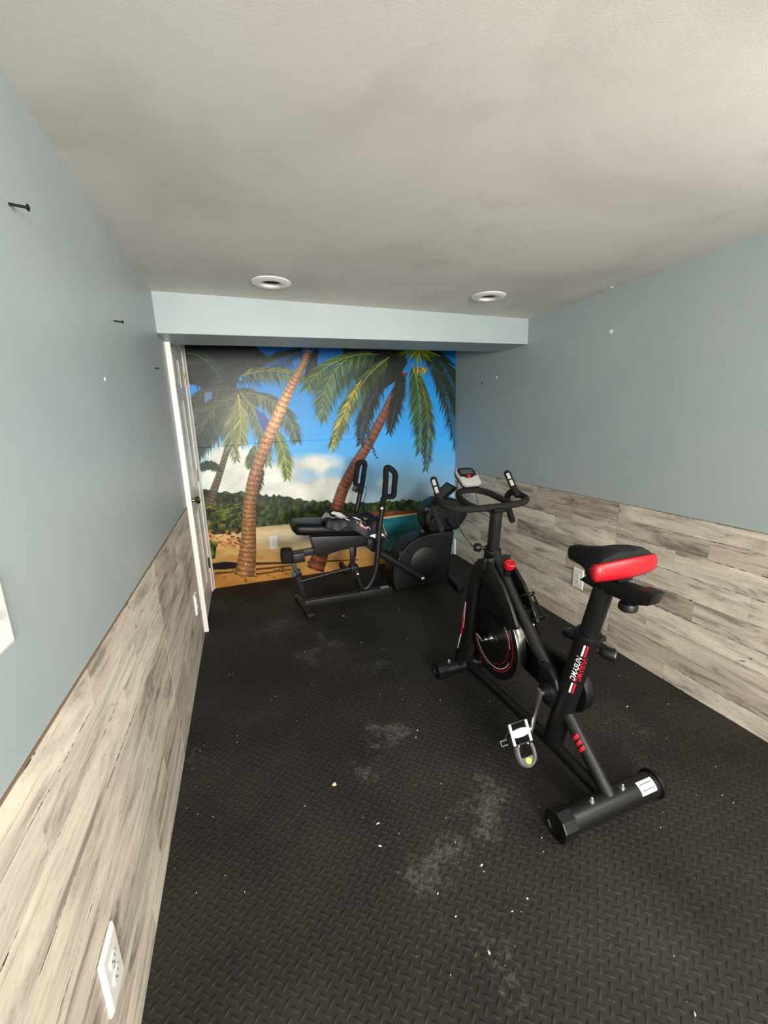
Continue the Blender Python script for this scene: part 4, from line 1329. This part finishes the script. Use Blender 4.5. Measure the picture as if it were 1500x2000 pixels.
# cranks and pedals
def crank(s, ang, name_lab):
    c, sn = math.cos(ang), math.sin(ang)           # ang from straight down, towards the front
    d = Vector((0, math.sin(ang), -math.cos(ang)))
    p0 = Vector((s*.104, BBu, BBz)); p1 = Vector((s*.112, BBu, BBz))+d*.178
    b = MB(); b.tube([p0-d*.02, p0, p0+d*.09, p1, p1+d*.016], [.012, .0165, .012, .0125, .009], 12, ell=(.55, 1), ref=(1, 0, 0))
    b.build('crank_arm', M_STEEL if s < 0 else M_BLACK2, bike)
    ctr = p1+Vector((s*(.058 if s < 0 else .040), 0, 0))
    return ctr, p1
def pedal(s, ctr, p1, dd, nn):
    """dd: direction from heel to toe, nn: tread normal"""
    dd = Vector(dd).normalized(); nn = Vector(nn).normalized(); ax = Vector((s, 0, 0))
    def L(a, c, d): return ctr+ax*a+dd*c+nn*d
    b = MB(); b.cyl(p1, ctr+ax*.045, .0065, 12)
    b.prism([(-.046, -.010), (-.046, .010), (-.014, .016), (.014, .016), (.046, .010), (.046, -.010), (.014, -.016), (-.014, -.016)], L, -.009, .011)
    for q in (-1, 1):
        b.prism([(q*.034, -.040), (q*.046, -.040), (q*.046, .040), (q*.034, .040)], L, -.010, .012)
    pd = b.build('pedal', M_ALU if s < 0 else M_BLACK2, bike, bevel=.0025)
    for (c0, c1) in ((.036, .043), (-.043, -.036)):
        b = MB(); b.prism([(-.046, c0), (.046, c0), (.046, c1), (-.046, c1)], L, -.010, .010); b.build('pedal_bar', M_BLACK2, pd, bevel=.002)
    for q in (-1, 1):
        b = MB(); b.lathe(L(q*.022, .043, 0), dd, [(0, .006), (.004, .006), (.006, .003)], 10); b.build('bolt', M_CHROME, pd)
    # toe cage: a U of thick rubber beyond the toe end
    path = [L(-.034, .045, .0), L(-.038, .075, .002), L(-.030, .105, .004), L(0, .120, .005), L(.030, .105, .004), L(.038, .075, .002), L(.034, .045, 0)]
    b = MB(); b.tube(catmull(path, 6), .012, 12, ell=(1.2, .75), ref=tuple(nn))
    b.prism([(-.026, .088), (.026, .088), (.022, .112), (0, .119), (-.022, .112)], L, -.004, .012)
    cg = b.build('toe_cage', M_GREYR if s < 0 else M_BLACK2, pd, smooth=60)
    if s < 0:
        b = MB(); b.lathe(L(0, .101, .0160), nn, [(0, .0115), (.001, .0115), (.0012, .010)], 20); tag(b.build('yellow_dot', M_YELLOW, pd), label='round yellow sticker on the toe cage')
    if s < 0:
        b = MB(); b.tube(catmull([L(.046, -.02, -.004), L(.066, -.004, -.012), L(.082, .018, -.02), L(.090, .046, -.024)], 6), .008, 8, ell=(.3, 1))
        st_ = b.build('strap', M_BLACK2, pd)
        b = MB(); b.prism([(.064, .010), (.096, .010), (.096, .032), (.064, .032), (.064, .028), (.092, .028), (.092, .014), (.064, .014)], L, -.026, -.010)
        b.build('buckle', M_GREYR, st_)
ctr, p1 = crank(-1, math.radians(7), '')
pedal(-1, ctr, p1, (0.0, -.50, -.80), (-.25, -.75, .52))
ctr, p1 = crank(1, math.radians(176), '')
pedal(1, ctr, p1, (0, .9, -.2), (0, .2, .9))
# red resistance knob on its stem
b = MB(); b.tube([(0, .648, .672), (0, .628, .735)], [.021, .017], 18)
tk = b.build('tension_stem', M_BLACK, bike)
kd = Vector((0, -.024, .06)).normalized()
b = MB(); b.lathe((0, .627, .738), kd, [(0, .008), (.004, .008), (.005, .018), (.014, .025), (.026, .027), (.038, .0275), (.042, .024), (.043, .016), (.041, .014), (.041, .002)], 9)
b.build('tension_knob', M_REDP, tk, smooth=25)
# bottle cage on the down tube
b = MB()
for (u, z) in ((.555, .625), (.475, .545)):
    c = Vector((.055, u, z)); d = Vector((0, .7, .7))
    ring = []
    for k in range(20):
        t = 2*PI*k/20
        ring.append(c+Vector((1, 0, 0))*.036*math.cos(t)+Vector((0, -.7, .7))*.036*math.sin(t))
    b.tube(ring, .004, 8, closed=True)
b.tube([(.055, .58, .60), (.055, .45, .47)], .007, 8, ell=(1, .5)); b.tube([(.09, .55, .62), (.09, .47, .54)], .005, 8); b.tube([(.03, .53, .66), (.03, .45, .58)], .005, 8)
b.box((.03, .52, .56), (.04, .03, .05))
bc = b.build('bottle_cage', M_BLACK2, bike)
for (u, z) in ((.545, .575), (.485, .515)):
    b = MB(); b.lathe((.04, u, z), (-.6, -.5, .5), [(0, .006), (.006, .006), (.008, .003)], 10); b.build('bolt', M_CHROME, bc)

# ------------------------------------------------------------------ seated exercise machine in front of the mural
RX = (0.95, 3.08, 0)
mach = empty('seated_exercise_machine', RX)
tag(mach, 'black and grey seated exercise machine with long padded seat in front of the mural', 'exercise machine')
def P(mb, name, mt, parent=mach, **kw):
    return mb.build(name, mt, parent, off=RX, **kw)
F_xz = lambda a, c, d: (a, d, c)
# floor parts
b = MB(); b.tube([(.362, 2.885, .022), (.348, 3.02, .030), (.335, 3.14, .030), (.32, 3.275, .022)], .024, 14, ell=(.85, 1.1)); ft = P(b, 'rear_foot', M_GREYM)
for (x, y) in ((.363, 2.884), (.319, 3.277)):
    b = MB(); b.box((x, y, .024), (.058, .03, .047)); P(b, 'foot_cap', M_BLACK2, ft, bevel=.006)
b = MB(); b.box((.70, 3.045, .058), (.72, .05, .055)); fb = P(b, 'floor_beam', M_GREYM, bevel=.006)
b = MB(); b.box((.92, 3.045, .060), (.28, .056, .060)); P(b, 'beam_sleeve', M_GREYM, fb, bevel=.005)
b = MB(); b.box((1.0, 3.04, .0905), (.07, .035, .001)); tag(P(b, 'sticker', mat('faded_sticker', rgb(150, 158, 152), .5), fb, smooth=0), label='small pale sticker')
b = MB(); b.tube([(1.62, 2.90, .024), (1.64, 3.06, .032), (1.66, 3.26, .024)], .026, 14); ff = P(b, 'front_foot', M_GREYM)
for (x, y) in ((1.62, 2.895), (1.66, 3.265)):
    b = MB(); b.box((x, y, .025), (.06, .03, .049)); P(b, 'foot_cap', M_BLACK2, ff, bevel=.006)
# rear post with its foam block and blue knob
b = MB(); b.box(((.285+.352)/2, 3.05, .235), (.034, .036, .335), Matrix.Rotation(-.215, 3, 'Y')); rp_ = P(b, 'rear_post', M_GREYM, bevel=.004)
b = MB(); b.box((.312, 3.05, .315), (.046, .048, .05), Matrix.Rotation(-.215, 3, 'Y')); P(b, 'post_collar', M_BLACK2, rp_, bevel=.004)
b = MB(); b.lathe((.285, 3.02, .325), (-.5, -.85, 0), [(0, .006), (.012, .006), (.013, .018), (.024, .02), (.028, .016)], 12); P(b, 'adjusting_knob', M_BLUE, rp_)
b = MB(); b.tube([(.33, 3.05, .245), (.55, 3.06, .27), (.74, 3.06, .29)], .014, 12); P(b, 'link_rod', M_GREYM)
b = MB(); b.box((.234, 2.995, .482), (.085, .12, .10), Matrix.Rotation(.06, 3, 'Y')); P(b, 'foam_pad', M_FOAM, bevel=.022, seg=3)
b = MB(); b.box((.318, 3.0, .464), (.085, .11, .070), Matrix.Rotation(-.02, 3, 'Y')); P(b, 'rail_end_box', M_GREYM, bevel=.006)
b = MB(); b.box((.60, 3.07, .474), (.56, .05, .05), Matrix.Rotation(-.045, 3, 'Y')); P(b, 'seat_rail', M_GREYM, bevel=.005)
b = MB(); b.prism([(.42, .60), (.95, .55), (.88, .50), (.70, .475), (.48, .432), (.445, .455)], F_xz, 3.0, 3.14); P(b, 'seat_carriage', M_GREYM, bevel=.008)
# centre post and its pivot
b = MB(); b.box((.745, 3.06, .38), (.036, .04, .17)); cp = P(b, 'centre_post', M_BLACK, bevel=.004)
b = MB(); b.box((.755, 3.06, .285), (.06, .07, .05)); b.cyl((.765, 3.0, .262), (.765, 3.12, .262), .02, 14); P(b, 'pivot_block', M_BLACK2, cp, bevel=.004)
b = MB(); b.box((.785, 3.06, .17), (.035, .045, .19), Matrix.Rotation(-.2, 3, 'Y')); P(b, 'lower_post', M_BLACK, cp, bevel=.004)
for y in (2.998, 3.122):
    b = MB(); b.lathe((.768, y, .25), (0, -1 if y < 3.06 else 1, 0), [(0, .012), (.006, .012), (.009, .006)], 12); P(b, 'bolt', M_CHROME, cp)
b = MB(); b.prism([(.86, .545), (.985, .555), (.995, .50), (.94, .405), (.885, .425), (.85, .475)], F_xz, 2.99, 3.17); P(b, 'front_bracket', M_BLACK2, bevel=.01)
# seat cushion
b = MB()
st = []
nx = 26
ring_n = 28
for i in range(nx+1):
    t = i/nx
    x = .292+.672*t
    e = min(1, min(t, 1-t)/.11)
    e = math.sqrt(max(0, 1-(1-e)**2))*.35+.65 if e < 1 else 1
    zt = .722-.068*t; zb = zt-.098+.012*t
    hw = .152*(.86+.14*min(1, t/.2)) * (1 if t < .8 else 1-.15*(t-.8)/.2)
    yc = 3.095
    zc_ = (zt+zb)/2; hh = (zt-zb)/2*e
    if i in (0, nx): hh *= .55; hw *= .82
    for k in range(ring_n):
        a = 2*PI*k/ring_n
        c, s = math.cos(a), math.sin(a)
        st.append((x, yc+hw*math.copysign(abs(c)**.45, c), zc_+hh*math.copysign(abs(s)**.6, s)))
fs = [(i*ring_n+k, i*ring_n+(k+1) % ring_n, (i+1)*ring_n+(k+1) % ring_n, (i+1)*ring_n+k) for i in range(nx) for k in range(ring_n)]
fs += [tuple(reversed(range(ring_n))), tuple(range(nx*ring_n, (nx+1)*ring_n))]
b.add(st, fs)
cush = P(b, 'seat_cushion', M_VINYL, smooth=60)
seam = [Vector(st[i*ring_n+17])+Vector((0, -.002, .0)) for i in range(1, nx)]
b = MB(); b.tube(seam, .0025, 6); P(b, 'seam', M_VINYL, cush)
# swinging arms with D handles
def arm(name, Y, low, hi, loop, rod=True):
    b = MB(); b.tube(catmull([(x, Y, z) for x, z in low+hi], 8), .0205, 16); a = P(b, name, M_GREYM if Y < 3.1 else M_BLACK)
    b = MB(); b.tube(catmull([(x, Y, z) for x, z in loop]+[(loop[0][0], Y, loop[0][1])], 7)[:-1], .0215, 14, closed=True)
    hx, hz = hi[-1]
    b.round_tube([(hi[-2][0]*.5+hx*.5, Y, hi[-2][1]*.5+hz*.5), (hx, Y, hz)], .0235, 14)
    P(b, 'grip', M_FOAM, a)
    return a
near = arm('swing_arm', 2.885, [(.742, .262), (.757, .205), (.79, .172), (.832, .205), (.868, .268), (.888, .345)], [(.903, .46), (.925, .645), (.945, .76), (.964, .862)],
           [(.973, .885), (.985, 1.0), (.993, 1.085), (1.028, 1.078), (1.06, 1.035), (1.052, .95), (1.043, .880), (1.008, .872)])
b = MB()
for (z0, z1) in ((.785, .800), (.806, .822)):
    rect_patch(b, lambda a, c: (.953+(c-.80)*.19-.0215*math.cos(a), 2.885-.0215*math.sin(a), c), .6, 1.5, z0, z1, 4, 1)
P(b, 'print_mark', M_WPRINT, near, smooth=0)
far = arm('swing_arm', 3.30, [(.70, .262), (.715, .205), (.745, .172), (.775, .205), (.805, .268), (.82, .345)], [(.832, .50), (.857, .686), (.885, .79), (.912, .90)],
          [(.918, .915), (.935, 1.0), (.948, 1.085), (.92, 1.10), (.892, 1.085), (.873, 1.0), (.862, .93), (.89, .90)])
b = MB(); b.box((.855, 3.285, .885), (.045, .03, .05), Matrix.Rotation(.5, 3, 'Y')); P(b, 'brake_lever', M_BLACK2, far, bevel=.005)
b = MB(); b.tube(catmull([(.905, 3.285, .86), (.94, 3.28, .90), (.945, 3.28, .86), (.925, 3.28, .79), (.90, 3.28, .72)], 8), .003, 6); P(b, 'lever_cable', M_BLACK2, far)
b = MB(); b.cyl((.745, 2.885, .255), (.70, 3.30, .255), .012, 12); P(b, 'pivot_shaft', M_GREYM)
# links to the crank
for y in (2.93, 3.24):
    b = MB(); b.tube([(.935, y, .425), (1.30, y-.0, .155)], .027, 16, ell=(1, .8)); lkb = P(b, 'drive_link', M_GREYM)
    b = MB(); b.lathe((1.285, y, .165), (0, -1 if y < 3.1 else 1, 0), [(0, .016), (.03, .016), (.034, .01)], 12); P(b, 'link_bolt', M_STEEL, lkb)
# flywheel housing
hs = [(1.075, .055), (1.058, .12), (1.054, .19), (1.062, .278), (1.104, .347), (1.15, .405), (1.20, .452), (1.255, .482), (1.32, .503), (1.40, .515), (1.615, .515), (1.605, .44), (1.594, .357), (1.575, .23), (1.55, .055)]
b = MB(); b.prism(hs, F_xz, 2.985, 3.195); hou = P(b, 'housing', M_BLACK2, bevel=.022, seg=3)
b = MB(); b.lathe((1.346, 2.985, .268), (0, -1, 0), [(0, .14), (.004, .139), (.009, .132), (.010, .02)], 40); P(b, 'crank_disc', M_GREYM, hou)
rim = [(1.066, .19), (1.075, .272), (1.115, .338), (1.16, .394), (1.21, .438), (1.262, .467), (1.325, .486), (1.40, .497)]
b = MB(); b.tube(catmull([(x, 2.982, z) for x, z in rim], 6), .009, 10, ell=(1, .5)); P(b, 'housing_rib', M_GREYM, hou)
b = MB(); b.box((1.118, 3.0, .385), (.04, .08, .025), Matrix.Rotation(-.9, 3, 'Y')); P(b, 'housing_clip', M_GREYM, hou, bevel=.004)
b = MB(); b.prism([(1.40, .505), (1.355, .60), (1.36, .70), (1.41, .755), (1.48, .785), (1.56, .79), (1.65, .77), (1.735, .715), (1.765, .66), (1.735, .60), (1.66, .51)], F_xz, 3.0, 3.20)
P(b, 'upper_fairing', M_BLACK2, bevel=.045, seg=4)
b = MB(); b.tube([(1.47, 3.06, .55), (1.53, 3.06, .80)], .03, 14); P(b, 'console_post', M_BLACK2)
cr2 = Matrix.Rotation(-.62, 3, 'Y') @ Matrix.Rotation(.25, 3, 'X')
b = MB(); b.box((1.548, 3.03, .845), (.155, .14, .022), cr2); c2 = P(b, 'console', M_BLACK2, bevel=.006)
b = MB(); b.box(Vector((1.548, 3.03, .845))+cr2 @ Vector((0, 0, .0117)), (.125, .105, .001), cr2); P(b, 'screen', mat('grey_green_lcd', rgb(66, 78, 76), .2), c2, smooth=0)
for (x, z, r) in ((1.350, .722, .028), (1.312, .545, .026)):
    b = MB(); b.lathe((x, 2.985, z), (-.3, -1, 0), [(0, .012), (.02, .012), (.022, r), (.042, r), (.048, r*.7)], 12); P(b, 'tension_wheel', M_BLACK2)
b = MB(); b.tube([(1.475, 2.98, .70), (1.40, 2.975, .62)], .010, 10); P(b, 'fairing_strut', M_GREYM)
b = MB(); b.tube([(1.54, 2.98, .62), (1.60, 2.985, .545)], .013, 10); P(b, 'fairing_strut', M_GREYM)
b = MB(); b.lathe((1.45, 2.995, .64), (0, -1, 0), [(0, .014), (.008, .014), (.012, .006)], 12); P(b, 'bolt', M_CHROME)

# ------------------------------------------------------------------ printed garment thrown over the seat
def cloth_point(s, t):
    x = .535+.455*s+.02*math.sin(9*t+1)-.03*(1-t)*(1-s)
    hem = 2.955-(.03+.10*min(1, s/.65)+.012*math.sin(11*s))      # how far it hangs over the near edge
    yl = hem+(3.235-.05*s*s+.01*math.sin(14*s)-hem)*t
    seat = .722-.068*(min(x, .964)-.292)/.672
    f = .012*math.sin(18*x+9*yl+.5)+.009*math.sin(31*x-22*yl)+.007*math.sin(47*yl+12*x)+.005*math.sin(70*x+30*yl)
    z = seat+.028+f+.026*math.exp(-((x-.62)/.08)**2-((yl-3.1)/.09)**2)
    y = yl
    if yl < 2.965:
        drop = 2.965-yl
        y = 2.965-.045*math.tanh(drop/.045)-.006*math.sin(40*x)*min(1, drop/.04)
        z = z-max(0, drop-.018)*1.05
    if x > .955:
        z -= (x-.955)*1.3
    ed = min(1, min(s, 1-s)/.06, (1-t)/.06)
    return (x, y, z-(1-ed)*.020)
u_n, v_n = 46, 34
vs_ = [cloth_point(i/u_n, j/v_n) for i in range(u_n+1) for j in range(v_n+1)]
W_ = v_n+1
fs = [(i*W_+j, (i+1)*W_+j, (i+1)*W_+j+1, i*W_+j+1) for i in range(u_n) for j in range(v_n)]
GX = (.78, 3.08, .72)
M_NAVY = mat('navy_black_jersey', rgb(20, 20, 27), .55, spec=.4)
b = MB(); b.add(vs_, fs)
gar = b.build('garment', M_NAVY, off=GX, smooth=80); gar.location = GX
md = gar.modifiers.new('thickness', 'SOLIDIFY'); md.thickness = .003; md.offset = 0
tag(gar, 'black printed garment with white leaf and swirl prints thrown over the machine seat', 'garment')
def cpt(s, t, lift=.0055):
    s = min(max(s, 0), 1)*u_n; t = min(max(t, 0), 1)*v_n
    i, j = min(int(s), u_n-1), min(int(t), v_n-1)
    a, c = s-i, t-j
    g = lambda p, q: Vector(vs_[p*W_+q])
    pnt = (g(i, j)*(1-c)+g(i, j+1)*c)*(1-a)+(g(i+1, j)*(1-c)+g(i+1, j+1)*c)*a
    return pnt+Vector((0, -lift*.8, lift*.8))
def ribbon(pts, ws, name, mt):
    Q = [Vector(p) for p in catmull([(x, y, 0) for x, y in pts], 7)]
    g = []
    for k, p in enumerate(Q):
        d = (Q[min(k+1, len(Q)-1)]-Q[max(k-1, 0)]).normalized()
        nrm = Vector((-d.y, d.x, 0))
        w_ = np.interp(k/(len(Q)-1), np.linspace(0, 1, len(ws)), ws)
        for q in (-1, 0, 1):
            r = p+nrm*w_*q
            g.append(cpt(r.x, r.y))
    b = MB(); b.add(g, [(3*k+q, 3*k+3+q, 3*k+4+q, 3*k+1+q) for k in range(len(Q)-1) for q in range(2)])
    o = b.build(name, mt, gar, off=GX, smooth=0)
    return o
M_TANP = mat('tan_print', rgb(190, 160, 140), .6)
ribbon([(.20, .44), (.32, .47), (.48, .46), (.68, .42)], [.02, .085, .06, .004], 'leaf_print', M_WPRINT)
ribbon([(.24, .33), (.36, .34), (.52, .35)], [.03, .055, .004], 'leaf_print', M_WPRINT)
ribbon([(.05, .60), (.10, .46), (.15, .34), (.20, .26)], [.01, .06, .045, .02], 'silver_print', M_SILVER)
ribbon([(.26, .18), (.30, .25), (.33, .17), (.38, .14)], [.02, .022, .018, .006], 'swirl_print', M_TANP)
for sg in ((1, 1), (-1, -1), (1, -1), (-1, 1)):
    ribbon([(.60, .27), (.60+.03*sg[0], .27+.08*sg[1]), (.60+.085*sg[0], .27+.06*sg[1]), (.60+.10*sg[0], .27+.12*sg[1])], [.012, .015, .013, .004], 'swirl_print', M_TANP)
ring = [(.74+.036*math.cos(t), .60+.07*math.sin(t)) for t in np.linspace(0, 5.8, 9)]
ribbon(ring, [.011]*5, 'swirl_print', M_TANP)
ribbon([(.92, .24), (.955, .30), (.965, .18), (.935, .14)], [.012, .016, .014, .005], 'swirl_print', M_TANP)
ribbon([(.68, .05), (.80, .07), (.92, .05)], [.006, .04, .006], 'hem_print', M_WPRINT)

# ------------------------------------------------------------------ crumbs and lint on the mats
rr = random.Random(21)
spots = [(-.157, 1.833), (-.157, 1.788), (.22, 2.136), (.622, 2.421), (.922, 2.349), (.736, 2.294), (.722, 1.67), (.652, 1.561), (.628, 1.522), (.334, 1.185),
         (.315, 1.105), (.687, .797), (.437, .903), (.383, .716), (.608, .929), (.623, .784), (.505, .724), (.46, .83), (1.601, .834), (1.605, .798), (2.03, 1.574), (1.869, 1.538),
         (1.694, 1.334), (1.897, 1.275), (.908, .45), (1.03, 2.784)]
spots += [(rr.uniform(XL+.02, XR-.02), rr.uniform(.35, 2.83)) for _ in range(170)]
b = MB()
for k, (x, y) in enumerate(spots):
    r = rr.uniform(.0018, .0036) if k < 27 else rr.uniform(.0006, .0018)
    a = rr.random()*6.28; e = rr.uniform(1, 2.4)
    pts = []
    for q in range(5):
        t = a+q*2*PI/5
        pts.append((x+r*e*math.cos(q*1.257)*math.cos(a)-r*math.sin(q*1.257)*math.sin(a), y+r*e*math.cos(q*1.257)*math.sin(a)+r*math.sin(q*1.257)*math.cos(a)))
    b.add([(p, q, .0003) for p, q in pts]+[(x, y, .0024+r*.4)], [(4, 3, 2, 1, 0)]+[(i, (i+1) % 5, 5) for i in range(5)])
tag(b.build('floor_lint', mat('pale_crumbs', rgb(205, 202, 194), .8), smooth=0), 'scattered white crumbs and lint on the black mats', 'lint', kind='stuff')
def crumb(x, y, r, label):
    b = MB()
    v = []
    q = random.Random(int(x*1000))
    b.lathe((0, 0, 0), (0, 0, 1), [(0, r*.7), (r*.25, r), (r*.6, r*.75), (r*.8, r*.2)], 8)
    b.v = [p+Vector((q.uniform(-1, 1), q.uniform(-1, 1), 0))*r*.25 for p in b.v]
    o = b.build('crumb', mat('peach_crumb', rgb(226, 186, 160), .8), smooth=0); o.location = (x, y, .001)
    tag(o, label, 'crumb')
crumb(.218, 1.402, .009, 'largest peach coloured crumb on the open middle of the mats')
crumb(.60, 2.835, .007, 'orange crumb on the mats below the exercise machine seat')
